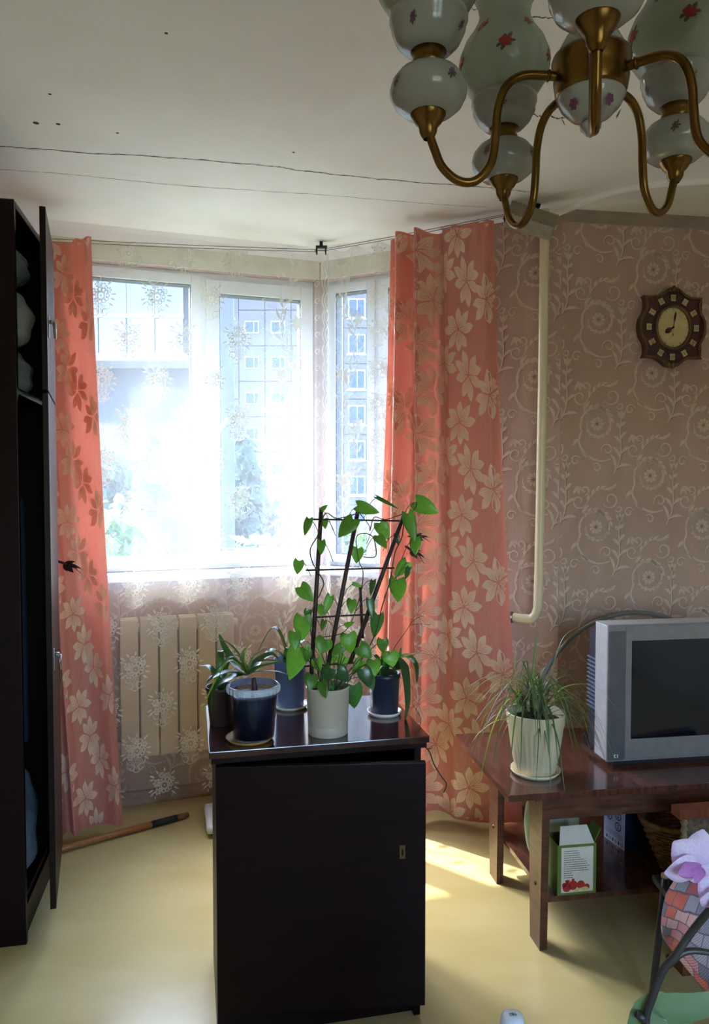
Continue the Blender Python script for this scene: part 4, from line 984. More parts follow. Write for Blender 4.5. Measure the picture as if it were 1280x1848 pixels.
# ---- dark pot, blue tub, right pot
p = atz(400, 1306, CZ); p.z = CZ
dp = thing('potted_plant', p, 0, 'dark brown pot at the left rear corner of the cabinet', 'potted plant')
M_brownpot = mat('dark_brown_pot', (46, 34, 32), 0.5, (60, 44, 40), 10)
pot([(0.030, 0), (0.032, 0.002), (0.040, 0.095), (0.043, 0.097), (0.043, 0.105)], 0.0375, 0.09, dp, M_brownpot)
for (a, l, h, w) in ((2.6, 0.10, 0.06, 0.03), (0.9, 0.08, 0.09, 0.028), (4.4, 0.08, 0.05, 0.03), (1.8, 0.07, 0.10, 0.026)):
    blade(dp, [(0, 0, 0.088), (math.cos(a) * l * 0.4, math.sin(a) * l * 0.4, 0.09 + h), (math.cos(a) * l, math.sin(a) * l, 0.10 + h * 0.7)], w, M_leafd)
p = atz(524, 1276, CZ); p.z = CZ
M_wsauc = mat('white_saucer', (214, 206, 192), 0.4)
saucer(p, 0.052, 0.010, 'pale saucer under the translucent blue pot', M_wsauc)
bp_ = thing('potted_plant', p + Vector((0, 0, 0.0045)), 0, 'translucent bluish pot between the tub and the vine', 'potted plant')
M_blue = mat('translucent_blue_pot', (120, 136, 164), 0.25, (136, 152, 180), 6, transl=0.4, tcol=(150, 175, 215))
pot([(0.038, 0), (0.040, 0.003), (0.046, 0.125), (0.049, 0.128), (0.049, 0.14)], 0.0425, 0.115, bp_, M_blue)
for (a, l, h, w) in ((3.6, 0.11, 0.04, 0.045), (3.0, 0.10, 0.10, 0.04), (0.2, 0.09, 0.06, 0.04), (4.9, 0.09, 0.05, 0.05)):
    blade(bp_, [(0, 0, 0.113), (math.cos(a) * l * 0.45, math.sin(a) * l * 0.45, 0.13 + h), (math.cos(a) * l, math.sin(a) * l, 0.12 + h * 0.3)], w, M_leafd)
p = atz(694, 1288, CZ); p.z = CZ
saucer(p, 0.050, 0.011, 'white saucer under the dark pot at the right', M_wsauc)
rp_ = thing('potted_orchid', p + Vector((0, 0, 0.0045)), 0, 'orchid with one broad hanging leaf in a dark blue pot', 'potted plant')
M_dblue = mat('dark_blue_pot', (34, 40, 56), 0.35, (50, 58, 76), 6)
pot([(0.037, 0), (0.039, 0.003), (0.043, 0.10), (0.046, 0.103), (0.046, 0.115)], 0.04, 0.10, rp_, M_dblue)
ro = p + Vector((0, 0, 0.0045)); bpy.context.view_layer.update()
def RP(x, y, d): return at(*zp(x, y), p.y + d) - ro
blade(rp_, [RP(985, 900, 0), RP(1050, 860, -0.03), RP(1075, 950, -0.055), RP(1080, 1090, -0.06), RP(1062, 1172, -0.055)], 0.074, M_leafd, fold=0.2, side=(0.9, -0.25, 0.3))
blade(rp_, [RP(990, 900, 0.0), RP(1060, 850, 0.01), RP(1110, 890, 0.01), RP(1118, 980, 0.0)], 0.058, M_leafd, fold=0.2, side=(0.6, -0.3, 0.7))
blade(rp_, [RP(985, 900, 0), RP(1050, 850, -0.02), RP(1160, 835, -0.03), RP(1228, 892, -0.03)], 0.022, mat('pale_leaf', (150, 170, 140), 0.4, (176, 190, 170), 8), fold=0.3)
blade(rp_, [RP(980, 900, 0), RP(1030, 860, -0.03), RP(1042, 800, -0.03)], 0.026, M_leafd)
for (a, l, h, w) in ((2.7, 0.07, 0.05, 0.035), (4.2, 0.07, 0.03, 0.04), (5.2, 0.06, 0.06, 0.03), (1.4, 0.06, 0.06, 0.03)):
    blade(rp_, [(0, 0, 0.098), (math.cos(a) * l * 0.45, math.sin(a) * l * 0.45, 0.11 + h), (math.cos(a) * l, math.sin(a) * l, 0.10 + h * 0.4)], w, M_leafd)
def twig(pp, r0, r1, nm='dry_stem'): 
    q = crv([RP(*a) for a in pp], 5); MB().tube(q, [r0 + (r1 - r0) * i / (len(q) - 1) for i in range(len(q))], 6).build(nm, M_twig, rp_, True)
twig([(985, 900, 0), (1005, 810, 0), (1060, 730, -0.01), (1105, 665, -0.01), (1165, 640, -0.01)], 0.0014, 0.0006)
twig([(1090, 690, -0.01), (1130, 685, -0.01), (1190, 690, -0.01)], 0.0009, 0.0005)
for (x, y) in ((1150, 640), (1160, 643), (1152, 688), (1166, 692), (1182, 680), (1192, 694)):
    c = RP(x, y, -0.012); MB().lathe([(0.0, -0.0022), (0.0020, -0.0010), (0.0020, 0.0010), (0.0, 0.0022)], 7, c).build('bud', M_white, rp_, True)
q = [RP(1100, 1090, -0.06), RP(1140, 1160, -0.08), RP(1128, 1225, -0.085)]
MB().tube(crv(q, 5), 0.0009, 5).build('aerial_root', M_twig, rp_, True)
# root dangling past the cabinet edge
a = at(745, 1340, 1.985)
rt = [at(745, 1338, 2.02), at(772, 1352, 2.00), at(783, 1378, 1.99), at(796, 1400, 1.985), at(806, 1415, 1.98), at(801, 1430, 1.98)]
o0 = rt[0]; dd = thing('dangling_root', o0, 0, 'thin dark root dangling beside the right edge of the cabinet', 'root')
MB().tube(crv([p_ - o0 for p_ in rt], 6), 0.0017, 6).build('root_strand', M_twig, dd, True)
MB().tube([rt[1] - o0, at(782, 1350, 1.99) - o0], [0.0016, 0.0005], 6).build('side_root', M_twig, dd, True)

# ------------------------------------------------------------------ floor things on the left
s0, s1 = atz(92, 1537, 0.016), atz(340, 1470, 0.014)
st = thing('wooden_stick', (s0.x, s0.y, 0), 0, 'long wooden stick with a dark taped end on the floor', 'stick')
z0_ = Vector((s0.x, s0.y, 0)); s0 = s0.lerp(s1, -0.35)
MB().tube([s0 - z0_, s0.lerp(s1, 0.4) - z0_, s0.lerp(s1, 0.80) - z0_], 0.0125, 12).build('shaft', mat('varnished_stick', (150, 92, 50), 0.35, (176, 116, 66), 8, (1, 12, 1)), st, True)
MB().tube([s0.lerp(s1, 0.785) - z0_, s0.lerp(s1, 0.93) - z0_], 0.0135, 12).build('tape', mat('dark_tape', (34, 40, 42), 0.5), st, True)
MB().tube([s0.lerp(s1, 0.925) - z0_, s0.lerp(s1, 0.965) - z0_, s1 - z0_], [0.0115, 0.012, 0.010], 10).build('tip', mat('worn_tip', (120, 82, 56), 0.8, (150, 108, 78), 40), st, True)
sp = atz(368, 1455, 0.03)
sc_ = thing('bathroom_scales', (sp.x, sp.y, 0), R(14), 'white bathroom scales with an iris print half behind the cabinet', 'scales')
MB().box(0.0, 0.27, -0.24, 0.0, 0.012, 0.045, 0.014).build('platform', M_white, sc_, True)
MB().box(0.02, 0.25, -0.22, -0.02, 0.045, 0.0458).build('print_panel', mat('pale_green_print', (206, 222, 196), 0.4, (228, 234, 220), 14), sc_)
k1, k2 = Ink(), Ink()
for (x, y) in ((0.06, -0.09), (0.10, -0.13), (0.16, -0.10), (0.20, -0.15)):
    for a in range(5): k1.leaf(x, y, a * 1.25, 0.028, 0.014)
    for a in (-1.9, -1.4, -1.1): k2.leaf(x, y - 0.01, a, 0.085, 0.008)
k2.mb(lambda x, y: (x, y, 0.0460)).build('iris_leaves', mat('iris_green', (96, 140, 70), 0.5), sc_)
k1.mb(lambda x, y: (x, y, 0.0463)).build('iris_flowers', mat('iris_blue', (72, 74, 136), 0.5), sc_)
for (x, y) in ((0.03, -0.03), (0.24, -0.03), (0.03, -0.21), (0.24, -0.21)): MB().lathe([(0.001, 0), (0.012, 0), (0.012, 0.016), (0.001, 0.016)], 12, (x, y, 0)).build('foot', mat('grey_rubber', (70, 70, 72), 0.8), sc_)
# ------------------------------------------------------------------ television table
TA = R(8.8); TZ = 0.50
tf = Vector((0.454, 2.17, 0))
tt = thing('tv_table', tf, TA, 'low brown veneer table with plank legs under the television', 'table')
TW, TD = 1.12, 0.55
MB().box(0, TW, 0, TD, TZ - 0.02, TZ, 0.002).build('table_top', M_twood, tt)
MB().box(0.125, TW - 0.125, 0.03, 0.048, TZ - 0.095, TZ - 0.02, 0.001).build('apron', M_twoods, tt)
MB().box(0.125, TW - 0.125, TD - 0.048, TD - 0.03, TZ - 0.095, TZ - 0.02, 0.001).build('apron', M_twoods, tt)
M_bolt = mat('bolt', (60, 56, 52), 0.4, metal=0.9)
for x in (0.115, TW - 0.14):
    for y in (0.022, TD - 0.145):
        lg = MB().prism([(0, TZ - 0.02), (0.105, TZ - 0.02), (0.088, 0.0), (0.012, 0.0)], x, x + 0.024).xf(Matrix(((0, 1, 0, 0), (1, 0, 0, y), (0, 0, 1, 0), (0, 0, 0, 1)))).build('leg', M_twoods, tt)
        for z in (TZ - 0.05, 0.19):
            MB().lathe([(0.0, 0.003), (0.005, 0.003), (0.007, 0.0)], 10).xf(Matrix.Translation((x, y + 0.05, z)) @ Matrix.Rotation(R(-90), 4, 'Y')).build('bolt', M_bolt, lg)
SZ = 0.165
MB().box(0.139, TW - 0.139, 0.035, TD - 0.02, SZ - 0.018, SZ, 0.001).build('shelf', M_twood, tt)
def T(x, y, z=0): 
    q = rot2(x, y, TA); return Vector((tf.x + q[0], tf.y + q[1], z))

# ---- television
tvp = Vector((0.8175, 2.39, TZ))
tv = thing('television', tvp, TA, 'silver tube television with a dark screen on the low table', 'television')
M_silver = mat('silver_plastic', (122, 115, 112), 0.42, (130, 123, 120), 30); M_silver_lit = mat('window_lit_silver', (176, 174, 174), 0.42, (184, 182, 182), 30)  # paler silver for the side shell: window light put into the colour
M_silverd = mat('dark_silver_plastic', (84, 80, 82), 0.45, (92, 88, 90), 30)
M_black = mat('black_plastic', (22, 24, 30), 0.45, (30, 32, 40), 20)
M_screen = mat('tube_screen', (12, 16, 26), 0.08, (16, 20, 32), 3, spec=0.6)
VW, VH, VD = 0.60, 0.445, 0.075; vz = 0.018
fr = MB()
sx0, sx1, sz0, sz1 = 0.080, VW - 0.080, vz + 0.072, vz + VH - 0.052
for b in ((0, sx0, vz, vz + VH), (sx1, VW, vz, vz + VH), (sx0, sx1, vz, sz0), (sx0, sx1, sz1, vz + VH)):
    fr.box(b[0], b[1], 0, VD, b[2], b[3])
fr.box(0.0, VW, VD - 0.01, VD + 0.012, vz, vz + VH)
fr.build('front_frame', M_silver, tv)
MB().box(-0.001, VW + 0.001, 0.004, 0.088, vz - 0.001, vz + VH + 0.001, 0.006).build('side_shell', M_silver_lit, tv)
for x in (0.002, VW - 0.058): MB().box(x, x + 0.056, -0.004, 0.004, vz + 0.004, vz + VH - 0.02, 0.003).build('speaker_strip', M_silverd, tv)
MB().box(0.060, VW - 0.060, -0.003, 0.004, vz + 0.006, vz + VH - 0.004, 0.003).build('bezel', M_silver, tv)
MB().grid(lambda u, v: (sx0 + (sx1 - sx0) * u, -0.0035 - 0.004 * (1 - (2 * u - 1) ** 2) * (1 - (2 * v - 1) ** 2), sz0 + (sz1 - sz0) * v), 16, 14).build('screen', M_screen, tv, True)
bk_ = MB(); ring = lambda y, i, zt, zb: [(i, y, zb), (VW - i, y, zb), (VW - i, y, zt), (i, y, zt)]
prof = [(0.088, 0.012, vz + VH - 0.012, vz + 0.01), (0.17, 0.02, vz + VH - 0.05, vz + 0.012), (0.26, 0.07, vz + VH - 0.10, vz + 0.02), (0.30, 0.14, vz + VH - 0.16, vz + 0.06)]
vv = []; ff = []
for (y, i, zt, zb) in prof: vv += ring(y, i, zt, zb)
for j in range(3):
    for q in range(4): ff.append((4 * j + q, 4 * j + (q + 1) % 4, 4 * j + 4 + (q + 1) % 4, 4 * j + 4 + q))
ff.append((12, 13, 14, 15)); MB().add(vv, ff).build('back_shell', mat('blue_black_shell', (40, 48, 66), 0.4), tv)
slat = MB().box(0.0145, 0.022, 0.100, 0.165, 0, 0.004).mesh('vent_slat', mat('vent_grey', (104, 118, 144), 0.4))
for q in range(13): inst('vent_slat', slat, tv, loc=(-0.006 + 0.0, 0, vz + 0.14 + q * 0.014))
MB().box(0.03, VW - 0.03, 0.02, 0.24, 0, vz + 0.012).build('base', M_black, tv)
k = Ink()
k.rect(0.0, 0.003, 0, 0.010).rect(0.003, 0.008, 0.008, 0.010).rect(0.003, 0.008, 0.0, 0.002).rect(0.011, 0.014, 0, 0.010)
k.mb(lambda x, z: (0.022 + x, -0.0045, vz + 0.014 + z)).build('logo', M_white, tv)

# ---- hoop leaning behind the television
cc = at(1180, 1322, 2.85)
hc = Vector((cc.x, cc.y, 0)); rr_ = 0.448
hz = TZ + rr_ + 0.012
lean = R(7)
hoop = thing('hoop', T(0.62 + 0.02, TD + 0.06, 0), TA, 'thin grey hoop leaning on the wall behind the television', 'hoop')
bpy.context.view_layer.update()
hl = hoop.matrix_basis.inverted() @ Vector((cc.x, cc.y, 0))
MB().tube([(hl.x + rr_ * math.cos(2 * PI * i / 72), 0.0 + math.sin(lean) * rr_ * (1 + math.sin(2 * PI * i / 72)), 0.0095 + rr_ * math.cos(lean) * (1 + math.sin(2 * PI * i / 72))) for i in range(73)], 0.0085, 10, cap=False).build('ring_tube', mat('grey_hoop', (120, 122, 118), 0.4, (132, 134, 130), 10), hoop, True)
MB().tube([(hl.x + (rr_) * math.cos(a), 0.0 + math.sin(lean) * rr_ * (1 + math.sin(a)), 0.0095 + rr_ * math.cos(lean) * (1 + math.sin(a))) for a in (R(196), R(199), R(202))], 0.0100, 10).build('joint_sleeve', mat('hoop_joint', (80, 82, 80), 0.5), hoop, True)

# ---- dracaena in a fluted pot
p = atz(966, 1394, TZ); p = Vector((p.x, p.y, TZ))
saucer(p, 0.080, 0.014, 'cream saucer under the fluted pot on the table', mat('cream_saucer', (222, 208, 172), 0.35))
dz = thing('potted_dracaena', p + Vector((0, 0, 0.0045)), 0, 'grassy dracaena with long arching leaves in a fluted cream pot', 'potted plant')
M_fpot = mat('cream_fluted_pot', (214, 200, 160), 0.42, (224, 210, 172), 10)
pot([(0.058, 0), (0.062, 0.004), (0.074, 0.06), (0.083, 0.12), (0.087, 0.150), (0.090, 0.156), (0.092, 0.19), (0.0925, 0.193)], 0.086, 0.165, dz, M_fpot, n=120, flute=0.045, nf=30, fz=(0.005, 0.150), thick=0.005)
rnd = random.Random(5)
stems = [(-0.035, 0.01, 0.24), (0.01, -0.02, 0.26), (0.03, 0.02, 0.22), (-0.01, 0.03, 0.28)]
for (x, y, h) in stems: MB().tube([(x * 0.6, y * 0.6, 0.160), (x * 0.9, y * 0.9, (0.16 + h) / 2), (x, y, h)], [0.006, 0.005, 0.004], 7).build('stem', M_stem, dz, True)
for i in range(96):
    sx, sy, h = stems[i % 4]; a = rnd.uniform(0, 2 * PI); l = rnd.uniform(0.13, 0.27); hi = rnd.uniform(0.01, 0.075); z0 = h - rnd.uniform(0, 0.06)
    if math.sin(a) > 0.55: l *= 0.75
    dr_ = rnd.uniform(0.06, 0.26) * (l / 0.2); ca, sa = math.cos(a), math.sin(a)
    ex, ey = sx + ca * l, sy + sa * l
    zt = max(z0 + hi - dr_, 0.03 if math.hypot(ex, ey) > 0.11 else 0.21)
    blade(dz, [(sx, sy, z0), (sx + ca * l * 0.35, sy + sa * l * 0.35, z0 + hi), (sx + ca * l * 0.72, sy + sa * l * 0.72, z0 + hi * 0.75 - dr_ * 0.22), (ex, ey, zt)], rnd.uniform(0.0055, 0.0085), M_bladey if i % 11 == 0 else M_blade)
for (pp, mt) in (([(965, 1290), (962, 1220), (967, 1165), (968, 1140)], M_blade), ([(945, 1290), (930, 1215), (932, 1165), (948, 1150)], M_bladey), ([(985, 1290), (1000, 1200), (1018, 1150), (1045, 1130)], M_blade), ([(930, 1290), (905, 1220), (870, 1225), (845, 1240)], M_blade),
                 ([(930, 1300), (895, 1290), (870, 1330), (862, 1390)], M_blade), ([(940, 1300), (900, 1300), (868, 1320), (852, 1340)], M_bladey), ([(1010, 1290), (1050, 1310), (1080, 1350), (1100, 1375)], M_blade), ([(1000, 1290), (1060, 1300), (1085, 1345), (1092, 1370)], M_blade),
                 ([(980, 1280), (1020, 1240), (1075, 1240), (1118, 1285)], M_bladey)):
    blade(dz, [at(x, y, p.y - 0.03) - (p + Vector((0, 0, 0.0045))) for (x, y) in pp], 0.010, mt)

# ---- things on the lower shelf
M_green = mat('green_carton', (92, 116, 44), 0.6, (104, 128, 54), 10)
M_paperw = mat('carton_paper', (214, 206, 186), 0.7, (224, 216, 198), 20)
g = atz(1006, 1617, SZ); gb = thing('juice_carton', (g.x, g.y + 0.0, SZ), TA, 'open green carton with a tomato label on the lower shelf', 'carton')
bw, bh, bd = 0.125, 0.155, 0.09
c_ = MB()
c_.box(0, bw, 0, 0.002, 0, bh).box(0, bw, bd - 0.002, bd, 0, bh).box(0, 0.002, 0.002, bd - 0.002, 0, bh).box(bw - 0.002, bw, 0.002, bd - 0.002, 0, bh).box(0.002, bw - 0.002, 0.002, bd - 0.002, 0, 0.002)
c_.build('carton_body', M_green, gb)
MB().add([(0.006, 0.001, bh), (bw - 0.006, 0.001, bh), (bw - 0.018, 0.028, bh + 0.046), (0.020, 0.028, bh + 0.046), (0.006, 0.003, bh), (bw - 0.006, 0.003, bh), (bw - 0.018, 0.030, bh + 0.046), (0.020, 0.030, bh + 0.046)],
         [(0, 1, 2, 3), (7, 6, 5, 4), (0, 4, 5, 1), (1, 5, 6, 2), (2, 6, 7, 3), (3, 7, 4, 0)]).build('flap', M_paperw, gb)
MB().add([(bw, 0.01, bh), (bw, bd - 0.01, bh), (bw + 0.025, bd - 0.02, bh + 0.035), (bw + 0.025, 0.02, bh + 0.035), (bw - 0.002, 0.01, bh), (bw - 0.002, bd - 0.01, bh), (bw + 0.023, bd - 0.02, bh + 0.036), (bw + 0.023, 0.02, bh + 0.036)],
         [(0, 1, 2, 3), (7, 6, 5, 4), (0, 4, 5, 1), (1, 5, 6, 2), (2, 6, 7, 3), (3, 7, 4, 0)]).build('flap', M_green, gb)
lb_ = MB().box(0.012, bw - 0.010, -0.0008, 0.0, 0.008, bh - 0.008).build('label_panel', M_paperw, gb)
k = Ink()
for i, w in enumerate((0.046, 0.050, 0.051, 0.055, 0.066, 0.073, 0.076, 0.084, 0.075, 0.080, 0.026, 0.030, 0.030)):
    x = 0.020
    while x < 0.020 + w: 
        l = min(0.003 + 0.006 * rnd.random(), 0.020 + w - x); k.rect(x, x + l, bh - 0.020 - i * 0.0068, bh - 0.0178 - i * 0.0068); x += l + 0.0012
k.mb(lambda x, z: (x, -0.0011, z)).build('printed_text', mat('print_grey', (96, 92, 84), 0.7), lb_)
k = Ink().disc(0.030, 0.024, 0.014, 14).disc(0.050, 0.030, 0.015, 14).disc(0.075, 0.030, 0.013, 14).disc(0.094, 0.022, 0.010, 12).disc(0.022, 0.032, 0.008)
for a in (60, 90, 120, 75, 105): k.leaf(0.032, 0.034, R(a), 0.016, 0.005).leaf(0.05, 0.042, R(a), 0.010, 0.003)
k.mb(lambda x, z: (x, -0.0012, z)).build('printed_tomatoes', mat('print_red', (176, 40, 28), 0.6), lb_)
k = Ink().disc(0.088, 0.017, 0.012, 14, 0.006).leaf(0.05, 0.010, R(20), 0.03, 0.008)
k.mb(lambda x, z: (x, -0.0015, z)).build('printed_onion', mat('print_yellow', (206, 186, 110), 0.6), lb_)
# plastic bag behind
def bagf(u, v):
    t = 2 * PI * u; q = PI * v
    r = 1 + 0.10 * math.sin(4 * t + 3 * v) + 0.06 * math.sin(9 * t + 5 * v)
    return (0.085 * math.sin(q) ** 0.6 * math.cos(t) * r, 0.065 * math.sin(q) ** 0.6 * math.sin(t) * r, 0.125 * (1 - math.cos(q)) * (1 + 0.05 * math.sin(3 * t)))
q = T(0.235, 0.235, SZ + 0.001); pbg = thing('plastic_bag', q, TA, 'white and green plastic bag stuffed behind the carton', 'bag')
MB().grid(bagf, 36, 20).build('bag_body', mat('thin_white_plastic', (210, 214, 200), 0.3, (170, 190, 120), 9, transl=0.3, bump=0.5, bscale=25), pbg, True)
MB().tube(crv([(-0.05, -0.05, 0.19), (-0.065, -0.085, 0.225), (-0.02, -0.085, 0.262), (0.03, -0.06, 0.255)], 6), [0.006, 0.010, 0.013, 0.014, 0.014, 0.013] + [0.012] * 13, 8).build('bag_handle', mat('green_bag_edge', (150, 176, 96), 0.35, (176, 196, 130), 14, transl=0.2), pbg, True)
# white carton with blue icons
q = atz(1128, 1537, SZ); wb = thing('appliance_carton', (q.x, q.y, SZ), TA + R(9), 'white carton with blue round icons on its side, on the lower shelf', 'carton')
MB().box(0, 0.17, 0, 0.115, 0, 0.20, 0.001).build('carton_body', mat('navy_carton', (26, 34, 56), 0.35, (34, 44, 70), 5), wb)
sp_ = MB().box(-0.0008, 0.0, 0.001, 0.114, 0.001, 0.199).build('side_panel', mat('glossy_white_carton', (206, 218, 236), 0.35, (176, 200, 232), 5), wb)
k2 = Ink()
for (x, z) in ((0.030, 0.092), (0.030, 0.136), (0.078, 0.108), (0.078, 0.070)):
    k = Ink().ring(x, z, 0.014, 0.0045, 16).disc(x, z + 0.005, 0.0035, 8).rect(x - 0.0025, x + 0.0025, z - 0.009, z)
    k.mb(lambda y, z_: (-0.0014, 0.114 - y, z_)).build('round_icon', mat('icon_blue', (40, 76, 150), 0.5), sp_)
M_pgrey = mat('print_dark', (60, 66, 78), 0.6)
for i_ in range(4): k2.rect(0.012, 0.100, 0.044 - i_ * 0.005, 0.0453 - i_ * 0.005)
for i_ in range(6): k2.ring(0.018 + i_ * 0.016, 0.014, 0.0048, 0.002, 8) if i_ % 2 else k2.rect(0.014 + i_ * 0.016, 0.022 + i_ * 0.016, 0.009, 0.020)
k2.mb(lambda y, z_: (-0.0014, 0.114 - y, z_)).build('printed_marks', M_pgrey, sp_)
# wicker basket
q = T(0.655, 0.128, SZ); ba = thing('wicker_basket', q, TA, 'brown wicker basket at the dark end of the lower shelf', 'basket')
M_wick = mat('wicker', (112, 76, 38), 0.7, (140, 100, 54), 40)
NS = 28
stake = []
def bw_(t): return 0.080 + 0.070 * t
for i in range(NS):
    a = 2 * PI * i / NS; MB().tube([(bw_(t) * math.cos(a), bw_(t) * 0.68 * math.sin(a), 0.004 + 0.16 * t) for t in (0, 0.5, 1)], 0.0025, 5).build('stake', M_wick, ba)
for j in range(15):
    t = (j + 0.5) / 15; m = []
    for i in range(NS * 4 + 1):
        a = 2 * PI * i / (NS * 4); w = 0.004 * math.cos(NS / 2 * a + (PI if j % 2 else 0)); m.append(((bw_(t) + w) * math.cos(a), (bw_(t) * 0.68 + w) * math.sin(a), 0.004 + 0.16 * t))
    MB().tube(m, 0.0045, 5, cap=False).build('weave', M_wick, ba, True)
MB().tube([((bw_(1) + 0.002) * math.cos(2 * PI * i / 60), (bw_(1) * 0.68 + 0.002) * math.sin(2 * PI * i / 60), 0.167) for i in range(61)], 0.008, 8, cap=False).build('rim', M_wick, ba, True)
MB().lathe([(0.001, 0.0), (1, 0.0), (1, 0.005), (0.001, 0.005)], 28).xf(Matrix.Diagonal((0.081, 0.056, 1, 1))).build('basket_floor', M_wick, ba)

# ------------------------------------------------------------------ stool, chair and throw at the right edge
M_red = mat('red_brown_wood', (104, 52, 32), 0.3, (128, 70, 44), 6, (10, 2, 2))
p = at(1228, 1463, 2.10); SH = p.z
us = thing('woven_rack', (p.x, p.y, 0), TA, 'low woven rack with a red brown wooden top rail at the right edge', 'rack')
MB().box(0.0, 0.42, 0, 0.045, SH - 0.028, SH, 0.002).build('board_top', M_red, us)
M_wov = mat('woven_brown', (74, 58, 44), 0.9, (118, 98, 72), 70, bump=1.0)
MB().box(0.03, 0.39, 0.010, 0.036, 0.03, SH - 0.028, 0.004).build('woven_body', M_wov, us)
M_rope = mat('rope_tan', (128, 108, 74), 0.9, (150, 130, 92), 60)
for (x, y) in ((0.028, 0.020), (0.392, 0.020)):
    m = MB()
    for ph_ in (0, PI): m.tube([(x + 0.006 * math.cos(z * 160 + ph_), y + 0.006 * math.sin(z * 160 + ph_), SH - 0.028 - 0.24 * z / 1.0 * 1.0) for z in [i / 40 for i in range(41)]], 0.007, 6)
    m.build('corner_cord', M_rope, us, True)
    MB().box(x - 0.012, x + 0.03, y - 0.02, y + 0.03, 0, 0.03).build('foot', M_red, us)
tl_ = at(1200, 1583, 1.92); bl_ = at(1176, 1806, 1.86)
bl_ = atz(1176, 1812, 0.0)
fc = thing('folding_chair', (bl_.x, bl_.y, 0), 0, 'black metal chair frame under the patchwork throw', 'chair')
o0 = Vector((bl_.x, bl_.y, 0)); tl_ = at(1201, 1583, bl_.y)
MB().tube([(0, 0, 0), tl_ - o0], 0.0095, 10).build('leg', M_black, fc, True)
a1, a2 = at(1206, 1612, 1.915), at(1300, 1640, 1.60)
SHt = tl_.z - 0.012
for (x, y) in ((0.42, 0.06), (0.16, -0.34), (0.56, -0.28)):
    MB().tube([(x, y, 0), (x + 0.01, y + 0.01, SHt)], 0.0095, 10).build('leg', M_black, fc, True)
MB().box(0.02, 0.56, -0.34, 0.06, SHt - 0.03, SHt - 0.012, 0.004).build('seat', M_black, fc)
for (a, b) in (((0.06, 0.05, 0.10), (0.42, 0.06, 0.10)), ((0.16, -0.33, 0.10), (0.56, -0.28, 0.10))): MB().tube([a, b], 0.006, 8).build('stretcher', M_black, fc, True)
MB().lathe([(0.0, 0.012), (0.011, 0.008), (0.0115, 0.0), (0.0, -0.002)], 10, tl_ - o0).build('end_cap', M_rope, fc, True)

def patchwork():
    m = bpy.data.materials.new('patchwork_cloth'); m.use_nodes = True
    t = m.node_tree; N = t.nodes; L_ = t.links; p = N['Principled BSDF']; p.inputs['Roughness'].default_value = 0.9
    uv = N.new('ShaderNodeUVMap'); uv.uv_map = 'UVMap'
    mp = N.new('ShaderNodeMapping'); mp.inputs['Rotation'].default_value = (0, 0, R(12)); L_.new(uv.outputs[0], mp.inputs[0])
    nz = N.new('ShaderNodeTexNoise'); nz.inputs['Scale'].default_value = 7; L_.new(mp.outputs[0], nz.inputs['Vector'])
    ad = N.new('ShaderNodeVectorMath'); ad.operation = 'MULTIPLY_ADD'; ad.inputs[1].default_value = (0.03, 0.03, 0); L_.new(nz.outputs['Color'], ad.inputs[0]); L_.new(mp.outputs[0], ad.inputs[2])
    def brick(c1, c2, cm, ms, off=0.4):
        b = N.new('ShaderNodeTexBrick'); b.inputs['Scale'].default_value = 1.0; b.inputs['Brick Width'].default_value = 0.062; b.inputs['Row Height'].default_value = 0.036
        b.inputs['Mortar Size'].default_value = ms; b.offset = off; b.inputs['Color1'].default_value = c1; b.inputs['Color2'].default_value = c2; b.inputs['Mortar'].default_value = cm
        L_.new(ad.outputs[0], b.inputs['Vector']); return b
    b1 = brick((0, 0, 0, 1), (1, 1, 1, 1), (0.5, 0.5, 0.5, 1), 0.0022)
    rp = N.new('ShaderNodeValToRGB'); rp.color_ramp.interpolation = 'CONSTANT'; els = rp.color_ramp.elements
    els[0].position = 0.0; els[0].color = srgb(196, 104, 84); els[1].position = 0.2; els[1].color = srgb(122, 130, 148)
    for pos, c_ in ((0.38, (188, 132, 134)), (0.52, (150, 152, 164)), (0.66, (202, 164, 158)), (0.80, (178, 96, 108)), (0.9, (112, 114, 130))):
        e_ = els.new(pos); e_.color = srgb(*c_)
    L_.new(b1.outputs['Color'], rp.inputs[0])
    mx = N.new('ShaderNodeMix'); mx.data_type = 'RGBA'; mx.inputs[7].default_value = srgb(104, 92, 104)
    L_.new(b1.outputs['Fac'], mx.inputs[0]); L_.new(rp.outputs[0], mx.inputs[6])
    wv = N.new('ShaderNodeTexWave'); wv.wave_type = 'BANDS'; wv.bands_direction = 'DIAGONAL'; wv.inputs['Scale'].default_value = 70; wv.inputs['Distortion'].default_value = 6; wv.inputs['Detail Scale'].default_value = 60
    L_.new(mp.outputs[0], wv.inputs['Vector'])
    m2 = N.new('ShaderNodeMix'); m2.data_type = 'RGBA'; m2.blend_type = 'MULTIPLY'; m2.inputs[7].default_value = srgb(140, 110, 124)
    mr = N.new('ShaderNodeMapRange'); mr.inputs[1].default_value = 0.55; mr.inputs[2].default_value = 0.8; mr.inputs[4].default_value = 0.75
    L_.new(wv.outputs['Fac'], mr.inputs[0]); L_.new(mr.outputs[0], m2.inputs[0]); L_.new(mx.outputs[2], m2.inputs[6]); L_.new(m2.outputs[2], p.inputs['Base Color'])
    bp = N.new('ShaderNodeBump'); bp.inputs['Strength'].default_value = 0.3; bp.inputs['Distance'].default_value = 0.003; L_.new(b1.outputs['Fac'], bp.inputs['Height']); L_.new(bp.outputs[0], p.inputs['Normal'])
    return m
M_patch = patchwork()
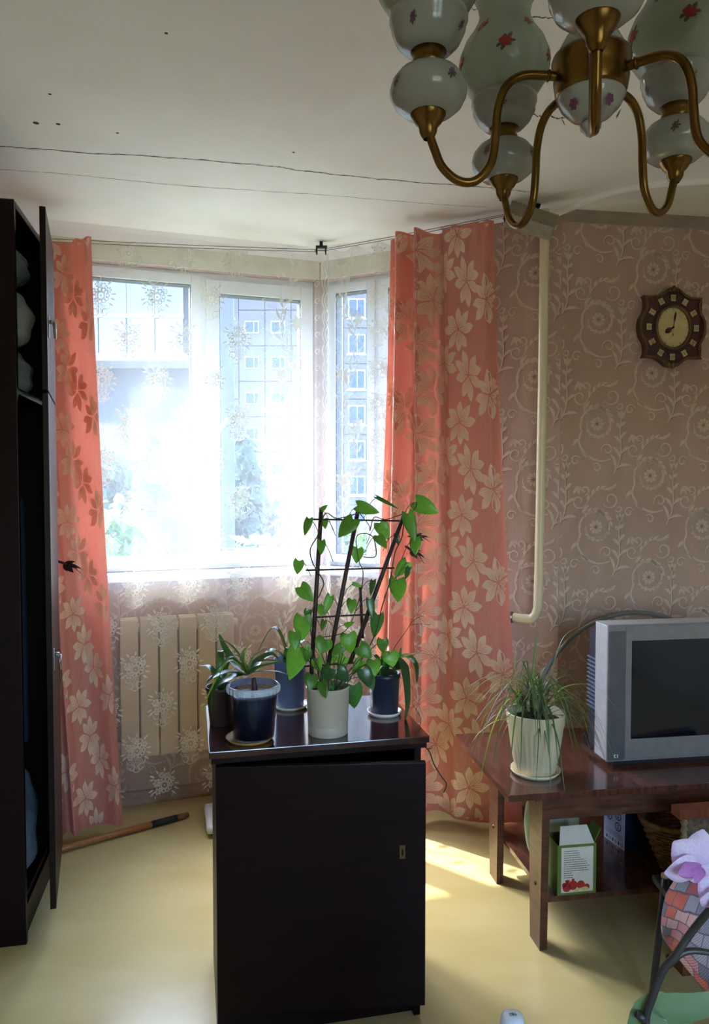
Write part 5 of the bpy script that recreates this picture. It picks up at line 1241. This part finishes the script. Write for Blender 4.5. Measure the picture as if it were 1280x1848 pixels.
# throw: seat part, then hangs down over the front left edge
eL = [at(1205, 1613, 1.915), at(1245, 1655, 1.80), at(1300, 1700, 1.66)]            # fold line over the seat edge
bL = [at(1236, 1568, 2.00), at(1285, 1590, 1.92), at(1345, 1600, 1.85)]             # far edge on the seat
hL = [at(1198, 1690, 1.905), at(1213, 1712, 1.86), at(1290, 1808, 1.64)]            # hem
E3 = crv(eL, 10); B3 = crv(bL, 10); H3 = crv(hL, 10)
def pk(A, s): 
    x = s * (len(A) - 1); i = min(int(x), len(A) - 2); return A[i].lerp(A[i + 1], x - i)
def thr(u, v):
    if v < 0.4:
        t = v / 0.4; a = pk(B3, u).lerp(pk(E3, u), t); a.z += 0.006 * math.sin(t * PI) ; return a
    t = (v - 0.4) / 0.6; a = pk(E3, u).lerp(pk(H3, u), t); a += Vector((-0.012, -0.012, 0)) * math.sin(t * PI) * (1 + 0.6 * math.sin(u * 9)); return a
to = MB().grid(thr, 40, 40).build('patchwork_throw', M_patch, None, True, fix=False)
uvl = to.data.uv_layers.new(name='UVMap')
for pl in to.data.polygons:
    for li in pl.loop_indices:
        vi = to.data.loops[li].vertex_index; i = vi % 41; j = vi // 41; uvl.data[li].uv = (i / 40 * 0.34, j / 40 * 0.26)
to.modifiers.new('thick', 'SOLIDIFY').thickness = 0.004
tag(to, 'red and grey patchwork throw hanging over the chair', 'throw')

# ------------------------------------------------------------------ orchid and white device in the foreground
ST = 0.50
sd = thing('plant_stand', (0.40, 0.98, 0), 0, 'low wooden plant stand below the bottom edge by the orchid', 'stand')
MB().box(-0.28, 0.28, -0.17, 0.17, ST - 0.022, ST, 0.003).build('stand_top', M_twood, sd)
for (x, y) in ((-0.25, -0.14), (0.25, -0.14), (-0.25, 0.14), (0.25, 0.14)): MB().box(x - 0.016, x + 0.016, y - 0.016, y + 0.016, 0, ST - 0.022, 0.002).build('leg', M_twoods, sd)
OY = 0.98
q = at(1165, 1848, OY)
op = Vector((q.x + 0.01, OY, ST))
orc = thing('orchid', op, 0, 'pink and white orchid with dark arching stems in the foreground', 'orchid')
pot([(0.050, 0), (0.052, 0.003), (0.062, 0.11), (0.066, 0.112), (0.066, 0.122)], 0.060, 0.108, orc, M_cpot)
M_ostem = mat('dark_orchid_stem', (46, 42, 40), 0.4, (64, 58, 52), 20)
OL = lambda x, y, d=0.0: at(x, y, OY + d) - op
MB().tube(crv([(0, 0, 0.105), OL(1166, 1848), OL(1178, 1800), OL(1197, 1752), OL(1222, 1720), OL(1250, 1680), OL(1285, 1638, -0.01), OL(1330, 1590, -0.02), OL(1340, 1560, -0.02)], 6), 0.0052, 10).build('stem', M_ostem, orc, True)
MB().tube(crv([OL(1205, 1742), OL(1228, 1722), OL(1252, 1716), OL(1290, 1722), OL(1340, 1740)], 6), [0.0050 - 0.00006 * i for i in range(25)], 10).build('stem', M_ostem, orc, True)
MB().tube([OL(1168, 1838), OL(1158, 1836), OL(1150, 1830)], [0.0055, 0.006, 0.005], 8).build('stem_bud', M_ostem, orc, True)
M_oleaf = mat('broad_orchid_leaf', (104, 132, 92), 0.22, (134, 158, 118), 9, transl=0.15, tcol=(110, 160, 70), spec=0.6)
blade(orc, [(0, 0, 0.11), OL(1185, 1846, 0.0), OL(1215, 1832, -0.005), OL(1255, 1824, -0.01), OL(1320, 1812, -0.02), OL(1380, 1830, -0.03)], 0.074, M_oleaf, fold=0.28)
M_pet = mat('orchid_petal', (236, 224, 238), 0.5, (220, 194, 228), 14, transl=0.35, tcol=(226, 190, 236))
M_petd = mat('orchid_lip', (178, 104, 178), 0.5, (214, 150, 206), 30, transl=0.3, tcol=(200, 120, 200))
LM_pet = leaf_mesh('petal', M_pet, heart=False, fold=0.25, droop=0.3); LM_lip = leaf_mesh('lip', M_petd, heart=False, fold=0.6, droop=0.5)
bpy.context.view_layer.update()
def bloom(cx, cy, spec_, name='flower'):
    c = at(cx, cy, OY - 0.02)
    fl = bpy.data.objects.new(name, None); COL.objects.link(fl); fl.parent = orc; fl.location = c - op
    for (me, ex, ey, dy, w, nx, nz) in spec_:
        e = at(ex, ey, OY - 0.02 + dy); x = e - c; l = x.length; x.normalize(); nrm = Vector((nx, -1, nz)).normalized()
        y = nrm.cross(x).normalized(); z = x.cross(y); qm = Matrix((x, y, z)).transposed().to_4x4()
        o = bpy.data.objects.new('petal' if me is LM_pet else 'lip', me); COL.objects.link(o); o.parent = fl; o.matrix_local = qm @ Matrix.Diagonal((l, w, min(l, w), 1))
    return fl
bloom(1262, 1562, [(LM_pet, 1226, 1530, -0.01, 0.048, -0.3, 0.3), (LM_pet, 1214, 1588, -0.02, 0.044, -0.3, -0.3), (LM_pet, 1278, 1505, 0.0, 0.045, 0.1, 0.4), (LM_pet, 1305, 1545, 0.0, 0.05, 0.3, 0.1), (LM_pet, 1285, 1600, 0.0, 0.04, 0.2, -0.4),
                   (LM_lip, 1240, 1580, -0.035, 0.022, 0.0, 0.2), (LM_lip, 1268, 1588, -0.03, 0.020, 0.2, 0.2)])
bloom(1298, 1618, [(LM_pet, 1272, 1596, -0.01, 0.038, -0.2, 0.3), (LM_pet, 1276, 1634, -0.02, 0.036, -0.2, -0.3), (LM_pet, 1320, 1590, 0, 0.04, 0.2, 0.2), (LM_pet, 1325, 1640, 0, 0.04, 0.2, -0.2), (LM_lip, 1300, 1645, -0.03, 0.02, 0, 0.2)])
wq = at(925, 1828, 1.0)
wdv = thing('white_bottle', (wq.x, 1.0, ST), 0, 'white rounded plastic bottle with a small dark mark at the bottom edge', 'bottle')
hh = wq.z - ST
MB().lathe([(0.001, 0), (0.024, 0), (0.027, 0.004), (0.0275, hh * 0.55), (0.022, hh * 0.72), (0.0165, hh * 0.76), (0.0160, hh * 0.80)], 32).build('bottle_body', M_white, wdv, True)
MB().lathe([(0.0155, hh * 0.78), (0.0165, hh * 0.79), (0.0165, hh - 0.012), (0.0145, hh - 0.004), (0.009, hh - 0.0005), (0.001, hh)], 32).build('cap', mat('white_cap', (214, 216, 222), 0.3), wdv, True)
k = Ink().rect(-0.0045, 0.0045, -0.003, -0.0022).rect(-0.0045, 0.0045, 0.0022, 0.003).rect(-0.0045, -0.0037, -0.0022, 0.0022).rect(0.0037, 0.0045, -0.0022, 0.0022).rect(-0.002, 0.0025, -0.0006, 0.0012)
k.mb(lambda x, y: (x, y - 0.004, hh + 0.0006)).build('printed_mark', M_pgrey, wdv)

# ------------------------------------------------------------------ wall clock
cu, cz2 = on_plane(1212, 592, RC, angR, -0.02)
co = thing('wall_clock', (RC.x + math.cos(angR) * cu, RC.y + math.sin(angR) * cu, cz2), angR, 'dark red ornamental wall clock with roman numeral plates', 'clock')
CWH, CHH = 0.146, 0.160
def outline(s, n=14):
    half = [(0.0, 1.0), (0.14, 0.985), (0.32, 0.87), (0.52, 0.785), (0.86, 0.775), (0.865, 0.77), (0.81, 0.60), (0.85, 0.40), (0.97, 0.20), (1.0, 0.0)]
    q1 = [(x, z) for x, z in half]; q = q1 + [(x, -z) for x, z in reversed(q1[:-1])]; q = q + [(-x, z) for x, z in reversed(q[1:-1])]
    c = crv([(x * CWH * s, z * CHH * s, 0) for x, z in q] + [(0, CHH * s, 0)], 4)[:-1]
    return [(p.x, p.y) for p in c]
M_maroon = mat('maroon_lacquer', (66, 26, 26), 0.4, (84, 36, 32), 10)
M_bronze = mat('antique_bronze', (128, 102, 66), 0.4, (96, 74, 48), 24, metal=0.6)
MB().prism(outline(0.985), -0.030, 0.017).build('case', M_maroon, co)
o1, o2 = outline(1.0), outline(0.93); n = len(o1); m = MB()
for (yy, A) in ((-0.020, o1), (-0.036, o1), (-0.036, o2), (-0.030, o2)): m.v += [(x, yy, z) for x, z in A]
for j in range(3):
    for i in range(n): m.f.append((j * n + i, j * n + (i + 1) % n, (j + 1) * n + (i + 1) % n, (j + 1) * n + i))
m.build('case_moulding', M_bronze, co)
def orn(z, s):
    m = MB()
    for (x, dz_, r) in ((0, 0, 0.012), (-0.016, -0.003 * s, 0.009), (0.016, -0.003 * s, 0.009), (-0.028, -0.008 * s, 0.006), (0.028, -0.008 * s, 0.006), (0, 0.010 * s, 0.007)):
        m.lathe([(0.0, -r), (r * 0.7, -r * 0.7), (r, 0), (r * 0.7, r * 0.7), (0.0, r)], 10, (x, -0.034, z + dz_))
    m.build('ornament', M_bronze, co, True)
orn(CHH * 0.95, 1); orn(-CHH * 0.95, -1)
DX, DZ = 0.074, 0.086
def ell(r, y, n=48): return [(DX * r * math.cos(2 * PI * i / n), y, DZ * r * math.sin(2 * PI * i / n)) for i in range(n)]
m = MB()
for (r, y) in ((0.92, -0.031), (0.94, -0.040), (1.0, -0.043), (1.06, -0.040), (1.08, -0.030)): m.v += ell(r, y)
for j in range(4):
    for i in range(48): m.f.append((j * 48 + i, j * 48 + (i + 1) % 48, (j + 1) * 48 + (i + 1) % 48, (j + 1) * 48 + i))
m.build('bezel', M_bronze, co, True)
m = MB(); m.v = ell(0.95, -0.032); m.f = [tuple(range(48))]; dial = m.build('dial', mat('dial_cream', (206, 182, 122), 0.6, (220, 198, 140), 30), co)
k = Ink()
for i in range(60):
    a = 2 * PI * i / 60; r0 = 0.80 if i % 5 == 0 else 0.86; w = 0.0022 if i % 5 == 0 else 0.0007
    k.line([(DX * r0 * math.sin(a), DZ * r0 * math.cos(a)), (DX * 0.91 * math.sin(a), DZ * 0.91 * math.cos(a))], w)
k.rect(-0.002, 0.002, -0.034, -0.024)
k.mb(lambda x, z: (x, -0.0325, z)).build('minute_marks', M_black, dial)
def hand(ang, l, w, nm):
    k = Ink(); k.line([(0, -0.006), (0, l * 0.55)], w * 0.35); k.leaf(0, l * 0.45, R(90), l * 0.55, w, n=5); k.ring(0, l * 0.5, w * 0.45, w * 0.2, 10); k.disc(0, 0, 0.004)
    q = Ink().stamp(k, 0, 0, -ang); q.mb(lambda x, z: (x, -0.034, z)).build(nm, mat('hand_metal', (70, 54, 40), 0.4, metal=0.6), co)
hand(R(10), 0.066, 0.010, 'minute_hand'); hand(R(238), 0.042, 0.020, 'hour_hand')
ROM = ['XII', 'I', 'II', 'III', 'IIII', 'V', 'VI', 'VII', 'VIII', 'IX', 'X', 'XI']
M_plate = mat('numeral_plate', (196, 178, 128), 0.5, (208, 192, 146), 20); M_num = mat('numeral_brown', (84, 52, 24), 0.6)
for i, s in enumerate(ROM):
    a = 2 * PI * i / 12; x, z = 0.104 * math.sin(a), 0.119 * math.cos(a)
    rot = -a if math.cos(a) > -0.01 else -a + PI
    if abs(math.cos(a)) < 0.01: rot = 0
    g_ = [(-0.011, 0.011), (-0.0095, 0.0125), (0.0095, 0.0125), (0.011, 0.011), (0.0095, 0.0), (0.011, -0.011), (0.0095, -0.0125), (-0.0095, -0.0125), (-0.011, -0.011), (-0.0095, 0.0)]
    cr_, sr_ = math.cos(rot), math.sin(rot); poly = [(x + px * cr_ - pz * sr_, z + px * sr_ + pz * cr_) for px, pz in g_]
    pl = MB().prism(poly, -0.0325, -0.029).build('numeral_plate', M_plate, co)
    k = Ink(); wd_ = {'I': 0.004, 'V': 0.0085, 'X': 0.0085}; tot = sum(wd_[c] for c in s); sc = min(1, 0.0175 / tot); xx = -tot * sc / 2
    for c in s:
        w = wd_[c] * sc; c0 = xx + w * 0.12; c1 = xx + w * 0.88; cm = (c0 + c1) / 2
        if c == 'I': k.line([(cm, -0.008), (cm, 0.008)], 0.0016)
        elif c == 'V': k.line([(c0, 0.008), (cm, -0.008)], 0.0016); k.line([(cm, -0.008), (c1, 0.008)], 0.0011)
        else: k.line([(c0, 0.008), (c1, -0.008)], 0.0016); k.line([(c0, -0.008), (c1, 0.008)], 0.0011)
        xx += w
    k2 = Ink().stamp(k, x, z, rot); k2.mb(lambda a_, b_: (a_, -0.0330, b_)).build('numeral', M_num, pl)
k = Ink()
for i in range(12):
    a = 2 * PI * (i + 0.5) / 12; k.spiral(0.103 * math.sin(a), 0.118 * math.cos(a), 0.009, 0.003, a, a + 5.5, 0.0016, 12)
k.mb(lambda x, z: (x, -0.0304, z)).build('filigree', mat('filigree_purple', (104, 66, 72), 0.5), co)

# ------------------------------------------------------------------ chandelier
HX = at(1067, 140, 1.14)
cd = thing('chandelier', (HX.x, HX.y, 0), 0, 'brass chandelier with porcelain balls and opal glass chimneys under the ceiling', 'chandelier')
M_porc = mat('porcelain', (152, 149, 141), 0.14, (160, 157, 149), 8, spec=0.6)  # white porcelain drawn grey, its shade put into the colour
M_opal = mat('opal_glass', (182, 186, 168), 0.18, (190, 193, 177), 6, transl=0.4, tcol=(216, 220, 196), spec=0.6)
zh = HX.z
MB().lathe([(0.035, -0.028), (0.050, -0.027), (0.052, -0.022), (0.055, -0.004), (0.054, 0.0), (0.055, 0.004), (0.058, 0.024), (0.056, 0.030), (0.035, 0.031)], 48, (0, 0, zh)).build('hub_ring', M_brass, cd, True)
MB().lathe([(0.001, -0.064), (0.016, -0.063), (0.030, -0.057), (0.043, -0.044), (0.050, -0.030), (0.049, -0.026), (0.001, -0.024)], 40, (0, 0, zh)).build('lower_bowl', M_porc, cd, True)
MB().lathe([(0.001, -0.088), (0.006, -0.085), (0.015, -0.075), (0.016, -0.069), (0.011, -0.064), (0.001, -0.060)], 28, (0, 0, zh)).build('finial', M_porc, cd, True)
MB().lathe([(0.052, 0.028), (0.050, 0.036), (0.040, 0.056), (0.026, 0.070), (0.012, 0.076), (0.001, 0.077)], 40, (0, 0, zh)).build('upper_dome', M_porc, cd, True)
MB().lathe([(0.012, 0.072), (0.014, 0.080), (0.010, 0.090), (0.007, 0.10), (0.007, H - zh - 0.06), (0.02, H - zh - 0.055), (0.055, H - zh - 0.02), (0.058, H - zh)], 28, (0, 0, zh)).build('stem', M_brass, cd, True)
RA = 0.244
arm_prof = crv([(0.050, 0, 2.034), (0.075, 0, 2.036), (0.105, 0, 2.034), (0.128, 0, 2.018), (0.140, 0, 1.985), (0.143, 0, 1.945), (0.150, 0, 1.905), (0.172, 0, 1.880), (0.198, 0, 1.879), (0.222, 0, 1.898), (0.234, 0, 1.924), (RA, 0, 1.952)], 6)
dzz = zh - 2.034
arm_me = MB().tube([(p.x, p.y, p.z + dzz) for p in arm_prof], 0.0066, 12).mesh('arm', M_brass, True)
B0 = 1.943 + dzz
cup_me = MB().lathe([(0.007, -0.004), (0.010, 0.0), (0.013, 0.006), (0.014, 0.014), (0.020, 0.020), (0.026, 0.030), (0.027, 0.034), (0.024, 0.036)], 28, (RA, 0, B0)).mesh('cup', M_brass, True)
ballp = [(0.020, 0.031), (0.038, 0.035), (0.050, 0.045), (0.0560, 0.057), (0.0572, 0.066), (0.054, 0.078), (0.045, 0.090), (0.032, 0.098), (0.020, 0.100)]
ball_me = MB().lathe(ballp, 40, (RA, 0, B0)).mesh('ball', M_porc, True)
collar_me = MB().lathe([(0.018, 0.098), (0.027, 0.100), (0.024, 0.108), (0.023, 0.114), (0.027, 0.122), (0.020, 0.124)], 28, (RA, 0, B0)).mesh('collar', M_brass, True)
bowlp = [(0.022, 0.120), (0.036, 0.125), (0.047, 0.136), (0.0545, 0.152), (0.0565, 0.164), (0.0580, 0.166), (0.0580, 0.174), (0.0550, 0.176)]
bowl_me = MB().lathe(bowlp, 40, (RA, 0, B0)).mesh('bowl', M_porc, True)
shadep = [(r_, z_ - 0.006) for r_, z_ in [(0.050, 0.176), (0.052, 0.184), (0.064, 0.196), (0.075, 0.214), (0.0805, 0.234), (0.079, 0.254), (0.070, 0.276), (0.056, 0.296), (0.047, 0.314), (0.0445, 0.328), (0.048, 0.346), (0.056, 0.362), (0.060, 0.370)]]
shade_me = MB().lathe(shadep + [(r - 0.003, z) for r, z in reversed(shadep)], 48, (RA, 0, B0)).mesh('shade', M_opal, True)
flange_me = MB().tube([(0.062, 0, 2.035 + dzz), (0.064, 0, 2.0352 + dzz), (0.067, 0, 2.0355 + dzz)], [0.0075, 0.0092, 0.0075], 12).mesh('flange', M_brass, True)
M_rose = mat('rose_red', (150, 34, 34), 0.4); M_roseg = mat('rose_leaf_green', (70, 84, 52), 0.4); M_rosep = mat('rose_plum', (104, 56, 84), 0.4)
def surf(prof, z, a, o=0.0007):
    for i in range(len(prof) - 1):
        if prof[i][1] <= z <= prof[i + 1][1]:
            t = (z - prof[i][1]) / (prof[i + 1][1] - prof[i][1] or 1); r = prof[i][0] + (prof[i + 1][0] - prof[i][0]) * t; break
    else: r = prof[0][0]
    r += o; return (RA + r * math.cos(a), r * math.sin(a), B0 + z)
def decal(prof, zc, a0, s, nm, mt, petals):
    k = Ink()
    if petals:
        k.disc(0, 0, 0.0042 * s, 9)
        for i in range(6): k.disc(0.0042 * s * math.cos(i), 0.0042 * s * math.sin(i), 0.0028 * s, 7)
    else:
        for i in range(7): k.leaf(0.004 * s * math.cos(i * 0.9), 0.004 * s * math.sin(i * 0.9), i * 0.9 + 0.3 * math.sin(i * 2.1), (0.006 + 0.003 * math.sin(i * 1.7)) * s, 0.0045 * s, n=3)
    rr0 = 0.06
    return k.mb(lambda x, y: surf(prof, zc + y, a0 + x / rr0, 0.0012 if petals else 0.0007)).mesh(nm, mt, False, fix=False)
dec = []
for a0 in [R(6 + 72 * q_) for q_ in range(5)]:
    dec += [('shade', 'rose_leaves', decal(shadep, 0.232, a0, 1.3, 'rose_leaves', M_roseg, False)), ('shade', 'rose', decal(shadep, 0.232, a0, 1.3, 'rose', M_rose, True))]
    dec += [('shade', 'rose_leaves', decal(shadep, 0.278, a0 + 0.63, 1.1, 'rose_leaves', M_roseg, False)), ('shade', 'rose', decal(shadep, 0.278, a0 + 0.63, 1.1, 'rose', M_rose, True))]
for a0 in (0.5, 2.07, 3.64, 5.21):
    dec += [('ball', 'rose_leaves', decal(ballp, 0.068, a0, 0.9, 'rose_leaves', M_roseg, False)), ('ball', 'rose', decal(ballp, 0.068, a0, 0.8, 'rose', M_rosep, True)),
            ('bowl', 'rose_leaves', decal(bowlp, 0.146, a0 + 0.5, 0.75, 'rose_leaves', M_roseg, False)), ('bowl', 'rose', decal(bowlp, 0.146, a0 + 0.5, 0.7, 'rose', M_rosep, True))]
e0 = math.atan2(-HX.y, -HX.x) + R(1.5)
for k_ in range(5):
    ar = bpy.data.objects.new('arm', arm_me); COL.objects.link(ar); ar.parent = cd; ar.rotation_euler = (0, 0, e0 + 2 * PI * k_ / 5)
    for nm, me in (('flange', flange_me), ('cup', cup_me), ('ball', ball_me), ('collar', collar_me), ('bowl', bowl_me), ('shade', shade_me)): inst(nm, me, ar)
    for _, nm, me in dec: inst(nm, me, ar)
k = Ink(); m1, m2 = MB(), MB()
for i in range(5):
    a = e0 + 0.63 + i * 1.2566
    for q in range(6): m1.lathe([(0.0, 0.0), (0.0035, 0.0)], 7).v and None
    def hubp(x, y, a=a): 
        z = -0.052 + y; r = 0.0425 + (z + 0.050) * 0.42 + 0.001; return (r * math.cos(a + x / 0.045), r * math.sin(a + x / 0.045), zh + z)
    kk = Ink().disc(0, 0, 0.0045, 8)
    for q in range(6): kk.disc(0.005 * math.cos(q), 0.005 * math.sin(q), 0.003, 6)
    kk.mb(hubp).build('rose', M_rosep, cd, fix=False)
